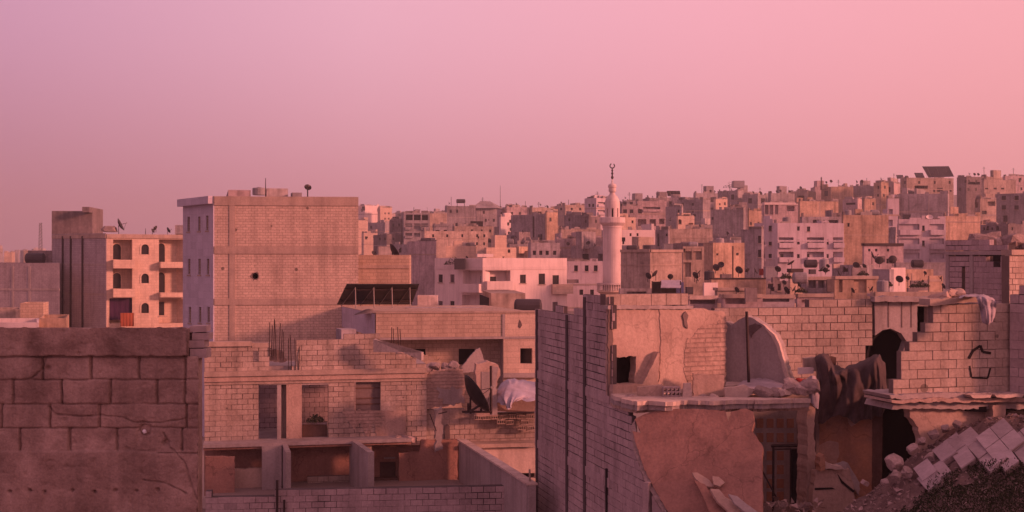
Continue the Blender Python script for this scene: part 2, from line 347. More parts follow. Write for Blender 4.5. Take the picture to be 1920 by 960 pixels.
# ------------------------------------------------------------------ the nearest wall: big weathered concrete blocks
def near_wall():
    d = 10.0; t = thing('block_wall', 'weathered wall of big cracked concrete blocks with plaster band, closest to the viewer', 'wall', (-3.6, 10.1, 9))
    rows = [668, 712, 758, 803, 846]
    joints = [(668, 712, [80, 170, 260, 347]), (712, 758, [25, 116, 206, 294, 346]), (758, 803, [3, 94, 186, 349]), (803, 846, [-52, 38, 130, 219, 341])]
    cracks = [[(90, 762), (105, 776), (150, 781), (190, 778), (232, 784), (250, 792), (300, 793), (347, 786)], [(306, 812), (318, 838), (332, 850), (348, 868), (362, 915), (372, 940)], [(262, 846), (300, 848), (372, 850)], [(20, 712), (60, 710), (80, 690), (88, 668)], [(270, 900), (310, 905), (350, 925)]]
    holes = [(270, 806, 12, .10), (20, 921, 3.4, .05), (57, 919, 3, .05), (85, 922, 2.6, .04), (137, 919, 3.2, .05), (178, 921, 3, .05), (216, 919, 3.4, .05), (257, 920, 2.8, .05), (297, 918, 3.6, .05), (310, 830, 7, .05), (150, 662, 4, .02), (90, 690, 6, .03)]
    def segd(x, y, a, b):
        vx, vy = b[0] - a[0], b[1] - a[1]; k = max(0, min(1, ((x - a[0]) * vx + (y - a[1]) * vy) / (vx * vx + vy * vy)))
        return math.hypot(x - a[0] - vx * k, y - a[1] - vy * k)
    def depth(x, y):
        nz = lambda s, k=0: noise.noise(Vector((x / s, y / s, k)))
        wx = x + nz(14, 3) * 1.3; wy = y + nz(22, 7) * 1.5
        h = nz(60) * .007 + nz(22, 1) * .004 + nz(7, 2) * .003 + nz(3, 9) * .0015
        g = lambda q, s: math.exp(-(q / s) ** 2)
        fill = max(0, min(1, .75 + nz(35, 11) * 1.3))
        pl = sm(90, 55, wx) * sm(718, 704, wy)                        # rendered corner hides the joints
        if wy < 667: h += .030 + .006 * nz(40, 5)
        elif wy < 846:
            for r in rows[1:-1]: h -= .028 * g(wy - r, 1.35) * (.3 + .7 * fill) * (1 - pl)
            h -= .030 * g(wy - 669, 1.6)
            for a, b, js in joints:
                if a < wy < b:
                    for j in js: h -= .062 * g(wx - j, 1.6) * (.5 + .5 * fill) * (1 - pl)
                    q = sum(1 for j in js if wx > j) + a; h += ((q * 7919) % 13 - 6) * .0013 * (1 - pl)
            h += .018 * pl
        else: h += .016 + .01 * g(wy - 905, 12) * max(0, nz(50, 4))
        for c in cracks:
            q = min(segd(wx, wy, a, b) for a, b in zip(c, c[1:])); h -= .030 * g(q, 1.25) * (.55 + .9 * abs(nz(26, 31)))
        h -= .020 * max(0, nz(11, 41) - .28) + .010 * max(0, nz(4.5, 43) - .3)
        for hx, hy, r, dp in holes: h -= dp * g(math.hypot(x - hx, y - hy) / r * (1 + .35 * nz(5, 21)), .8)
        if y > 880: h -= .006 * sum(g(x - q[0], 3) for q in holes[1:9]) * sm(990, 915, y) * (y > 919)
        return h
    st = 1.7; nx = int((372 + 40) / st); ny = int((1010 - 614) / st); v = []; f = []; ok = {}
    for j in range(ny + 1):
        for i in range(nx + 1):
            x = -40 + i * st; y = 614 + j * st; p = W(x, y, d); p.y -= depth(x, y)
            if j == 0: p.z += noise.noise(Vector((x / 14, 0, 0))) * .012 - max(0, noise.noise(Vector((x / 30, 4, 0))) - .25) * .06
            if i == nx: p.x += noise.noise(Vector((0, y / 12, 3))) * .015 - max(0, noise.noise(Vector((7, y / 22, 3))) - .2) * .08
            v.append(p)
    for j in range(ny):
        for i in range(nx):
            x = -40 + i * st; y = 614 + j * st
            if x > 350 and y < 667: continue
            f.append((j * (nx + 1) + i, (j + 1) * (nx + 1) + i, (j + 1) * (nx + 1) + i + 1, j * (nx + 1) + i + 1))
    mb = MB(); mb.idx(v, f); mb.build('block_face', 'near_block', t, smooth=True)
    mb = MB(); a = W(-40, 668, d + .1); b = W(372, 1010, d + .1); mb.box((a.x, d + .055, b.z), (b.x * .9975, d + .20, a.z - .012))
    c = W(350, 616, d); mb.box((a.x, d + .055, a.z - .012), (c.x, d + .20, c.z - .004)); mb.box((a.x, d + .02, 3.4), (b.x * .9975, d + .19, b.z - .01)); mb.build('core', 'near_block', t)
    mb = MB(); z = 13.16
    for k, (h, ox) in enumerate(((.075, .0), (.060, -.02), (.055, .012), (.05, -.01))):
        mb.obox((W(351, 668, d).x + ox + .006, d + .06 + .01 * k, z + .004), (.135, 0, .004 * (k % 2)), (0, .16, 0), (0, 0, h)); z += h + .006
    mb.build('end_block', 'block_grey', t)
    bm = bmesh.new(); bmesh.ops.create_icosphere(bm, subdivisions=2, radius=.018)
    mb = MB(); c = W(271, 809, d + .02)
    mb.idx([c + q.co * (1 + .3 * noise.noise(q.co * 60)) for q in bm.verts], [[x.index for x in q.verts] for q in bm.faces]); bm.free()
    mb.build('pebble', 'white_stone', None, 'small white stone lodged in the dark hole of the block wall', 'stone')
near_wall()

# ------------------------------------------------------------------ generic house
HOUSES = []
def footprint(px0, pc, px1, d, tR, depth, tL=None):
    C = G(pc, d); uc = (pc - 960) / F; u0 = (px0 - 960) / F; u1 = (px1 - 960) / F
    tL = 90 - tR if tL is None else tL
    if px1 - pc > .5:
        c, s = math.cos(R(tR)), math.sin(R(tR)); w = (u1 * d - C.x) / (c - u1 * s); Rp = C + Vector((c, s, 0)) * w
    else: Rp = C + Vector((uc - .06, 1, 0)).normalized() * depth
    if pc - px0 > .5:
        c, s = math.cos(R(tL)), math.sin(R(tL)); w = (C.x - u0 * d) / (c + u0 * s); Lp = C + Vector((-c, s, 0)) * w
    else: Lp = C + Vector((uc + .06, 1, 0)).normalized() * depth
    return Lp, C, Rp, Lp + Rp - C
def wallgrid(mb, A, B, z0, z1, ops, inward):
    """one outer face with recessed openings (u0,u1,v0,v1,depth)"""
    e = (B - A); w = e.length; e = e / w
    us = sorted({0.0, w, *[min(max(o[k], 0), w) for o in ops for k in (0, 1)]}); vs_ = sorted({z0, z1, *[min(max(o[k], z0), z1) for o in ops for k in (2, 3)]})
    P = lambda u, v, q=0: A + e * u + Vector((0, 0, v)) + inward * q
    for a, b in zip(us, us[1:]):
        if b - a < 1e-5: continue
        for c, d in zip(vs_, vs_[1:]):
            if d - c < 1e-5: continue
            mu, mv = (a + b) / 2, (c + d) / 2
            if not any(o[0] < mu < o[1] and o[2] < mv < o[3] for o in ops): mb.face([P(a, c), P(b, c), P(b, d), P(a, d)])
    for a, b, c, d, q in [o[:5] for o in ops]:
        a, b, c, d = max(a, 0), min(b, w), max(c, z0), min(d, z1)
        if b - a < .05 or d - c < .05: continue
        for x, y in (((a, c), (b, c)), ((b, c), (b, d)), ((b, d), (a, d)), ((a, d), (a, c))):
            mb.face([P(*x), P(*y), P(*y, q), P(*x, q)])
        mb.face([P(a, c, q), P(b, c, q), P(b, d, q), P(a, d, q)])
def grid(cols, rows, w, h, ty='w'): return [(x - w / 2, x + w / 2, y - h / 2, y + h / 2, ty) for x in cols for y in rows]
def house(nick, label, px0, pc, px1, ytop, d, m='tan', tR=14, depth=9, ops=(), bands=(), cols=(), tower=None, parapet=.5, name='block_house', cat='house', cornice=0, tL=None, zb=None, bandm='concrete_band', shutter=.25, wear=True, group='houses packed on the hillside'):
    Lp, C, Rp, Bp = footprint(px0, pc, px1, d, tR, depth, tL)
    zt = zof(ytop, d); gz = min(terrain(proj(p + Vector((0, 0, 5)))[0], p.y) for p in (Lp, C, Rp, Bp)) - .6 if zb is None else zb
    zt = max(zt, gz + 2.2)
    t = thing(name, label, cat, (C.x, C.y, gz), group)
    up = Vector((0, 0, 1)); cen = (Lp + C + Rp + Bp) / 4
    faces = []
    for A, B in ((Lp, C), (C, Rp), (Rp, Bp), (Bp, Lp)):
        e = (B - A).normalized(); nin = Vector((-e.y, e.x, 0))
        if nin.dot(cen - A) < 0: nin = -nin
        faces.append((A, B, e, nin))
    oo = [[], [], [], []]; kids = []; rdep = 1.3 if d < 160 else .75
    rg = random.Random(int(px0 * 7 + ytop * 13 + d))
    for a, b, c, dd, ty in ops:
        mid = (a + b) / 2; k = 0 if mid < pc else 1; A, B, e, nin = faces[k]; pl = Plane(A, nin)
        p, q = pl.lift(a, (c + dd) / 2), pl.lift(b, (c + dd) / 2); ym = (p.y + q.y) / 2
        u0, u1 = sorted(((p - A).dot(e), (q - A).dot(e))); v0, v1 = zof(dd, ym), zof(c, ym)
        kids.append((k, u0, u1, v0, v1, ty))
        if ty in 'wxa': oo[k].append((u0, u1, v0, v1, .22))
        elif ty in 'rb': oo[k].append((u0, u1, v0, v1, rdep))
        elif ty == 'o': oo[k].append((u0, u1, v0, v1, 2.2))
    # a window inside a balcony recess sits on the recess' back wall, so it is not cut again
    for k in range(4):
        rec = [o for o in oo[k] if o[4] > .5]
        oo[k] = [o for o in oo[k] if o[4] > .5 or not any(r[0] <= (o[0] + o[1]) / 2 <= r[1] and r[2] <= (o[2] + o[3]) / 2 <= r[3] for r in rec)]
    mb = MB()
    for k, (A, B, e, nin) in enumerate(faces): wallgrid(mb, A, B, gz, zt, oo[k], nin)
    pth = .18; ins = [p + (cen - p).normalized() * pth * 1.4 for p in (Lp, C, Rp, Bp)]; pts = [Lp, C, Rp, Bp]
    for i in range(4):
        j = (i + 1) % 4
        mb.face([pts[i] + up * zt, pts[j] + up * zt, ins[j] + up * zt, ins[i] + up * zt])
        mb.face([ins[i] + up * zt, ins[j] + up * zt, ins[j] + up * (zt - parapet), ins[i] + up * (zt - parapet)])
    mb.build('wall', m, t, merge=True)
    mb = MB(); mb.face([p + up * (zt - parapet + .01) for p in ins]); mb.build('roof', 'roof', t)
    for k, u0, u1, v0, v1, ty in kids:
        A, B, e, nin = faces[k]
        inrec = any(r[0] <= (u0 + u1) / 2 <= r[1] and r[2] <= (v0 + v1) / 2 <= r[3] for r in oo[k] if r[4] > .5) and ty in 'wxa'
        q = rdep - .06 if inrec else .10
        P = lambda u, v, s: A + e * u + up * v + nin * s
        if ty in 'wx':
            mb = MB(); g = .0 if inrec else .012
            mb.obox(P(u0 + g, v0 + g, q), e * (u1 - u0 - 2 * g), nin * .04, up * (v1 - v0 - 2 * g)); w_ = mb.build('window', 'shutter' if rg.random() < shutter and ty == 'w' else 'glass', t)
            if d < 260 and (v1 - v0) > .7:
                mb = MB(); mb.obox(P(u0 - .08, v0 - .09, -.10), e * (u1 - u0 + .16), nin * .16, up * .085); mb.build('sill', 'concrete_band', w_)
                if d < 150:
                    mb = MB(); mb.obox(P((u0 + u1) / 2 - .03, v0 + g, q - .03), e * .06, nin * .025, up * (v1 - v0 - 2 * g)); mb.build('mullion', 'iron', w_)
        elif ty == 'a':                                               # arched opening with a stone surround
            so, sdp = (q - .05, .04) if inrec else (-.05, .3)
            w2 = (u1 - u0) / 2; arc = [P(u0, v0, q), P(u1, v0, q)] + [P((u0 + u1) / 2 + w2 * math.cos(R(x)), v1 - w2 + w2 * math.sin(R(x)), q) for x in range(0, 181, 20)]
            mb = MB(); mb.prism(arc, nin * .05); w_ = mb.build('window', 'glass', t)
            mb = MB(); oa = [P(u0 - .16, v0, so), P(u0, v0, so)] + [P((u0 + u1) / 2 + w2 * math.cos(R(x)), v1 - w2 + w2 * math.sin(R(x)), so) for x in range(180, -1, -20)] + [P(u1, v0, so), P(u1 + .16, v0, so)] + [P((u0 + u1) / 2 + (w2 + .16) * math.cos(R(x)), v1 - w2 + (w2 + .16) * math.sin(R(x)), so) for x in range(0, 181, 20)]
            mb.prism(oa, nin * sdp); mb.build('surround', 'cream' if m == 'cream' else 'concrete_band', w_)
        elif ty in 'b':                                               # balcony in front of a recess: slab and parapet
            bo = min(.75, .34 * (v1 - v0)); bh_ = min(.85, .42 * (v1 - v0))
            mb = MB(); mb.obox(P(u0 - .06, v0 - .12, -bo), e * (u1 - u0 + .12), nin * (bo - .01), up * .12)
            mb.obox(P(u0 - .06, v0 + .003, -bo), e * (u1 - u0 + .12), nin * .1, up * bh_)
            mb.obox(P(u0 - .06, v0 + .003, -bo + .103), e * .1, nin * (bo - .11), up * bh_); mb.obox(P(u1 - .04, v0 + .003, -bo + .103), e * .1, nin * (bo - .11), up * bh_)
            mb.build('balcony', m, t)
        elif ty == 'o':
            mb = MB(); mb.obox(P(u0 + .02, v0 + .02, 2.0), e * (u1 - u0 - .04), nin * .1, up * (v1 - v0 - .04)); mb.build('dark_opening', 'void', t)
    def ring(z0, z1, pr, mt, nm, ks=(0, 1)):
        for k in ks:
            A, B, e, nin = faces[k]
            mb = MB(); mb.obox(A - e * (pr if k == 1 else 0) * 0 - nin * 0 + up * z0 - nin * pr, (B - A), nin * (pr + .02), up * (z1 - z0)); mb.build(nm, mt, t)
    if d > 150 and wear:
        st = rg.uniform(2.5, 3.1)
        if not bands and rg.random() < .65: bands = [(ytop + (j * st - .1) / d * F, ytop + (j * st + .12) / d * F) for j in (1, 2, 3)][:rg.choice([1, 2, 2, 3])]; bandm = rg.choice(['concrete_band', 'concrete', m])
        for k in (0, 1):                                             # broken parapet pieces and roof boxes
            A, B, e, nin = faces[k]; w_ = (B - A).length
            if (k == 0 and pc - px0 < 2) or (k == 1 and px1 - pc < 2): continue
            for j in range(rg.choice([2, 3, 4, 5, 6])):
                u = rg.uniform(.02, .9) * w_; l = min(rg.uniform(.4, 2.2), w_ - u); mb = MB(); mb.obox(A + e * u + up * (zt + .003) + nin * .01, e * l, nin * rg.uniform(.16, .3), up * rg.uniform(.1, .6)); mb.build('parapet_stub', rg.choice([m, 'roof', 'concrete', 'dark']), t)
        if not tower and d > 170 and rg.random() < .8:
            tower = []
            for j in range(rg.choice([1, 1, 2])):
                pxm = F / d; wd = min(rg.uniform(1.1, 2.8) * pxm, (px1 - px0) * .6); s0 = rg.uniform(px0, px1 - wd); tower.append((s0, s0 + wd * rg.choice([.2, .4, .8]), s0 + wd, ytop - rg.uniform(.3, 1.0) * pxm, rg.uniform(.8, 2)))
    vis = [k for k, ok in ((0, pc - px0 > .5), (1, px1 - pc > .5)) if ok]
    for y0, y1 in bands: ring(zof(y1, d), zof(y0, d), .05, bandm, 'floor_band', vis)
    if cornice: ring(zt - cornice, zt + .06, .14, bandm, 'cornice', vis)
    for x in cols:                                                    # columns that show in the masonry
        k = 0 if x[0] < pc else 1; A, B, e, nin = faces[k]; pl = Plane(A, nin); p, q = pl.lift(x[0], 480), pl.lift(x[1], 480)
        u0, u1 = sorted(((p - A).dot(e), (q - A).dot(e)))
        mb = MB(); mb.obox(A + e * u0 + up * gz - nin * .035, e * (u1 - u0), nin * .05, up * (zt - gz - .35)); mb.build('column', bandm, t)
    if tower:
        for a, c, b, y, dd in tower:
            f4 = footprint(a, c, b, d + dd, tR, 3.5, tL); mb = MB(); z1 = zof(y, d + dd)
            mb.prism([p + up * (zt - parapet + .012) for p in f4], up * max(.4, z1 - zt + parapet)); mb.build('stair_tower', m, t)
    HOUSES.append((nick, (px0 + px1) / 2, ytop, d, px0, px1, max([ytop + 7] + [q[3] + 3 for q in ops]))); t['zt'] = zt
    del t['zt']
    return t, zt, faces
# ------------------------------------------------------------------ small roof things
def dish(c, size, face, label, group, near=False, m='dish', post=None):
    """satellite dish: C bowl centre, FACE the way it looks, POST length of the mast below it"""
    c = Vector(c); f = Vector(face).normalized(); r = size / 2
    post = post or size * .75
    prof = [(r * k / 7, (r * .34) * (k / 7) ** 2) for k in range(8)]; prof += [(r * .985, r * .36)] + [(r * k / 7 * .97, (r * .34) * (k / 7) ** 2 + .03 * r) for k in range(6, -1, -1)]
    side = f.cross(Vector((0, 0, 1))).normalized(); low = f.cross(side); low = low if low.z < 0 else -low
    base = c - f * r * .12; foot = base + Vector((0, 0, -post)); fp = c + f * r * .95 + low * r * .15
    n = 18 if size > .8 or near else 12
    if near:
        t = thing('satellite_dish', label, 'satellite dish', foot, group)
        mb = MB(); mb.lathe(c - f * r * .1, prof, 28, f); mb.build('reflector', m, t, smooth=True)
        mb = MB(); mb.tube([foot, base], .035, 8); mb.tube([base, c - f * r * .02], .05, 8); mb.build('mast', 'iron', t)
        for s in (-.75, .75, 0):
            mb = MB(); o = c + (side * s if s else low) * r * .93 + f * r * .22; mb.tube([o, fp], .014, 6); mb.build('feed_arm', 'iron', t)
        mb = MB(); mb.lathe(fp - f * .03, [(.03, 0), (.05, .02), (.05, .12), (.03, .15)], 10, f); mb.build('feed', 'steel', t)
    else:
        mb = MB(); mb.lathe(c - f * r * .1, prof, n, f); mb.tube([foot, base], max(.03, r * .07), 5); mb.tube([c + low * r * .9 + f * r * .2, fp], max(.015, r * .035), 4)
        mb.lathe(fp, [(r * .07, 0), (r * .09, .05), (r * .07, .1)], 6, f)
        mb.build('satellite_dish', m, None, label, 'satellite dish', group, smooth=False)
ORD = ['first', 'second', 'third', 'fourth', 'fifth', 'sixth', 'seventh', 'eighth', 'ninth', 'tenth']
FACE = [(.80, .38, .42), (.72, .52, .45), (.88, .15, .42), (.62, .6, .42), (.85, -.25, .42), (.55, .7, .45)]
def dishes(where, pts, group='satellite dishes on the roofs', tone='dark'):
    """pts: (px, py, pixel size, distance[, facing]) from left to right"""
    pts = sorted(pts); n = len(pts)
    for i, p in enumerate(pts):
        px, py, s, d = p[:4]; f = p[4] if len(p) > 4 else FACE[(i * 5 + int(px)) % len(FACE)]
        lb = f'{tone} satellite dish {where}' if n == 1 else f'{ORD[i]} {tone} satellite dish from the left {where}'
        dish(W(px, py, d), s / F * d, f, lb, group)
def tank(px, py, d, w, h, label, kind='round', m='tank', group='water tanks on the roofs', legs=0.0):
    """water tank standing at picture point (px, py)"""
    b = W(px, py, d); t = thing('water_tank', label, 'water tank', b, group)
    z = legs
    if legs:
        for sx in (-1, 1):
            for sy in (-1, 1):
                mb = MB(); mb.tube([b + Vector((sx * w * .4, sy * w * .4, 0)), b + Vector((sx * w * .4, sy * w * .4, legs))], .04, 4); mb.build('leg', 'iron', t)
    mb = MB()
    if kind == 'round': mb.lathe(b + Vector((0, 0, z)), [(w * .48, 0), (w * .5, .03), (w * .5, h * .86), (w * .44, h * .95), (w * .15, h), (w * .15, h * 1.05)], 16)
    elif kind == 'lying': mb.lathe(b + Vector((-w / 2, 0, z + h / 2)), [(h * .2, 0), (h * .42, .05), (h * .5, .14), (h * .5, w - .14), (h * .42, w - .05), (h * .2, w)], 14, (1, 0, 0))
    else:
        q = w / 2; mb.box(b + Vector((-q, -q, z)), b + Vector((q, q, z + h))); mb.box(b + Vector((-q - .03, -q - .03, z + h + .003)), b + Vector((q + .03, q + .03, z + h + .05)))
    mb.build('drum', m, t, smooth=(kind != 'square') and False)
def hut(px0, pc, px1, ytop, ybot, d, label, m='tan', name='roof_hut', cat='hut', tR=14, door=None, depth=2.2, group='huts on the roofs', slab_over=.0):
    f4 = footprint(px0, pc, px1, d, tR, depth); up = Vector((0, 0, 1)); z0, z1 = zof(ybot, d), zof(ytop, d)
    t = thing(name, label, cat, f4[1] + up * z0, group)
    mb = MB(); mb.prism([p + up * z0 for p in f4], up * (z1 - z0)); mb.build('wall', m, t)
    if slab_over:
        c = sum(f4, Vector()) / 4; mb = MB(); mb.prism([p + (p - c).normalized() * slab_over + up * (z1 + .004) for p in f4], up * .14); mb.build('roof', 'concrete_band', t)
    for a, b, c, dd in (door or ()):
        k = 0 if (a + b) / 2 < pc else 1; A, B = (f4[0], f4[1]) if k == 0 else (f4[1], f4[2]); e = (B - A).normalized(); nn = Vector((e.y, -e.x, 0)); nn = -nn if nn.y > 0 else nn
        pl = Plane(A, nn); p = pl.lift(a, dd); q = pl.lift(b, dd); w = (q - p).dot(e); hh = pl.lift(a, c).z - p.z
        mb = MB(); mb.obox(p + nn * .03 - nn * .09, e * w, nn * .09, up * hh); mb.build('door' if hh > 1.5 else 'window', 'void', t)
    return t
def pole(pts, r, label, name='pole', cat='pole', m='iron', group=None, n=6):
    mb = MB(); mb.tube(pts, r, n); return mb.build(name, m, None, label, cat, group)
def solar(corners, label, rows=2, colsn=6, legs=3, front=False, leg_to=None, dots=0):
    """solar array from its four corners (top a, top b, low b, low a), with rails and legs"""
    a, b, c, d = corners; t = thing('solar_array', label, 'solar panels', (a + b + c + d) / 4)
    nn = (b - a).cross(d - a).normalized(); nn = -nn if nn.y < 0 else nn
    for i in range(colsn):
        for j in range(rows):
            L_ = lambda u, v: a.lerp(b, u).lerp(d.lerp(c, u), v)
            g = .0012; u0, u1, v0, v1 = i / colsn + g, (i + 1) / colsn - g, j / rows + g, (j + 1) / rows - g
            mb = MB(); mb.prism([L_(u0, v0), L_(u1, v0), L_(u1, v1), L_(u0, v1)], nn * .04); mb.build('panel', 'panel_front' if front else 'panel', t)
    for v in (.22, .78):
        mb = MB(); mb.tube([a.lerp(d, v) - nn * .04, b.lerp(c, v) - nn * .04], .03, 5); mb.build('rail', 'iron', t)
    zf = leg_to if leg_to is not None else min(c.z, d.z) - .3
    for i in range(legs):
        u = (i + .5) / legs if legs > 1 else .5; p = a.lerp(b, u) - nn * .06; q = d.lerp(c, u) - nn * .06
        mb = MB(); mb.tube([p.lerp(q, .08), Vector((p.x, p.y - .1, zf))], .026, 5); mb.build('leg', 'steel', t)
        mb = MB(); mb.tube([p.lerp(q, .15), Vector((q.x - .25, q.y - .15, zf))], .022, 5); mb.build('brace', 'steel', t)
    return t
def rock(c, s, label=None, group=None, m='rock', seed=0, cuts=2, name='concrete_chunk', cat='rubble chunk', squash=(1, 1, 1), parent=None):
    bm = bmesh.new(); bmesh.ops.create_icosphere(bm, subdivisions=cuts, radius=1); mb = MB(); c = Vector(c); v = []; RM = Euler((math.sin(seed * 7.7) * .5, math.sin(seed * 3.1) * .5, seed * 1.3)).to_matrix()
    for q in bm.verts:
        p = q.co.copy(); r = 1 + .45 * noise.noise(p * 1.1 + Vector((seed, 3, 1))) + .16 * noise.noise(p * 3 + Vector((seed, 8, 1)))
        p = p * r; p = Vector((max(-.8, min(.72, p.x)), max(-.7, min(.85, p.y)), max(-.62, min(.75, p.z))))
        q2 = RM @ Vector((p.x * squash[0], p.y * squash[1], p.z * squash[2])); v.append(c + q2 * s)
    mb.idx(v, [[x.index for x in q.verts] for q in bm.faces]); bm.free()
    return mb.build(name, m, parent, label, cat if label else None, group)
def antenna(px, y0, y1, d, label, r=.04, bars=0):
    a, b = W(px, y1, d), W(px, y0, d); t = thing('antenna', label, 'antenna', a)
    mb = MB(); mb.tube([a, b], r, 6, r * .5); mb.build('mast', 'iron', t)
    for i in range(bars):
        z = b.z - .15 - i * .28; mb = MB(); w = .25 + .12 * i; mb.tube([(b.x - w, b.y - .1, z), (b.x + w, b.y + .1, z)], .018, 4); mb.build('crossbar', 'iron', t)

# ------------------------------------------------------------------ the tall blank apartment block
t, ztall, fc = house('the tall blank apartment block', 'tall apartment block with huge windowless block wall pierced by a single black shell hole', 345, 402, 672, 369, 68, 'tall_block', tR=6, tL=56, zb=3, name='apartment_block', cat='building',
      ops=[(353, 358, 406, 434, 'x'), (373, 378, 406, 433, 'x'), (388, 393, 404, 432, 'x')] + grid((356.5, 376, 392), (500,), 5, 30, 'x') + grid((358, 377, 393), (590,), 5, 30, 'x') + [(472.5, 484.5, 511.5, 523.5, 'o')],
      bands=[(368, 385), (462, 476), (560, 572)], cols=[(430, 441)], depth=9, group='buildings beside the ruins')
# its shaded side: a thin layer with the shade's lilac in its colour, and a cornice
def tall_side():
    A, B, e, nin = fc[0]
    for ch in list(t.children):
        if ch.name.startswith('floor_band') : pass
    ops = []
    pl = Plane(A, nin)
    for a, b, c, dd in [(353, 358, 406, 434), (373, 378, 406, 433), (388, 393, 404, 432)] + [q[:4] for q in grid((356.5, 376, 392), (500,), 5, 30) + grid((358, 377, 393), (590,), 5, 30)]:
        p, q = pl.lift(a, (c + dd) / 2), pl.lift(b, (c + dd) / 2); ym = (p.y + q.y) / 2; u0, u1 = sorted(((p - A).dot(e), (q - A).dot(e)))
        ops.append((u0 + .01, u1 - .01, zof(dd, ym) + .01, zof(c, ym) - .01, .05))
    mb = MB(); o = A - nin * .065
    w = (B - A).length; us = sorted({0, w, *[x for q in ops for x in q[:2]]}); zs = sorted({3.0, ztall - .02, *[x for q in ops for x in q[2:4]]})
    P = lambda u, v, s=0: o + e * u + Vector((0, 0, v)) + nin * s
    for a, b in zip(us, us[1:]):
        for c, d in zip(zs, zs[1:]):
            if not any(q[0] < (a + b) / 2 < q[1] and q[2] < (c + d) / 2 < q[3] for q in ops): mb.face([P(a, c), P(b, c), P(b, d), P(a, d)])
    for a, b, c, d, q in ops:
        for x, y in (((a, c), (b, c)), ((b, c), (b, d)), ((b, d), (a, d)), ((a, d), (a, c))): mb.face([P(*x), P(*y), P(*y, .063), P(*x, .063)])
    for x in (0, w): mb.face([P(x, 3), P(x, ztall - .02), P(x, ztall - .02, .063), P(x, 3, .063)])
    mb.build('side_shade_layer', 'lilac', t, merge=True)
    mb = MB(); mb.obox(A + Vector((0, 0, ztall - .38)) - nin * .35 - e * .2, e * (w + .15), nin * .285, (0, 0, .42)); mb.build('cornice', 'lilac', t)
    # shell scars and a chipped rim round the black hole
    A, B, e, nin = fc[1]; pl = Plane(A, nin); c = pl.lift(478.5, 517.5)
    mb = MB(); rg = random.Random(4)
    ring = [c - nin * .006 + e * math.cos(k * .393) * (.19 + rg.random() ** 2 * .16) + Vector((0, 0, math.sin(k * .393) * (.19 + rg.random() ** 2 * .14))) for k in range(16)]
    inn = [c - nin * .006 + e * math.cos(k * .393) * .17 + Vector((0, 0, math.sin(k * .393) * .17)) for k in range(16)]
    mb.prism(ring, nin * .004, [inn]); mb.build('shell_scar', 'interior', t)
tall_side()
zr = ztall - .5
hut(420, 428, 470, 356, 374, 73, 'low rooftop hut beside the thin mast on the tall block', 'rose', depth=3)
hut(497, 500, 540, 353, 372, 74, 'pale lit rooftop hut behind the thin mast on the tall block', 'pale', depth=3)
hut(545, 548, 566, 361, 374, 73, 'small grey rooftop box beside the rim-like dish on the tall block', 'grey', depth=2)
tank(486, 366, 72, .8, .45, 'small pale water tank at the foot of the thin mast on the tall block', 'round', 'tank')
antenna(498, 334, 372, 71, 'thin straight mast standing on the tall blank apartment block', .035)
dish(W(577, 352, 71), .42, (.3, -.7, .5), 'small ring-like satellite dish on the roof edge of the tall blank apartment block', 'satellite dishes on the roofs', True, post=.55)

# annex behind it
house('the ochre annex', 'plain ochre block annex adjoining the tall apartment block, its roof littered', 660, 660, 768, 478, 73, 'ochre_masonry', tR=4, zb=4, bands=[(497, 503)], depth=8, cornice=.0, group='buildings beside the ruins')
hut(708, 710, 735, 462, 482, 76, 'small pale roof hut beside a dark leaning sheet on the ochre annex', 'pale', depth=2)
dish(W(737, 472, 75), 1.0, (.75, .35, .5), 'dark tilted dish leaning beside the pale hut on the ochre annex', 'satellite dishes on the roofs', False, post=.6)
dish(W(701, 475, 75), .35, (.4, -.5, .4), 'tiny dark dish on the ochre annex beside the tall block', 'satellite dishes on the roofs')

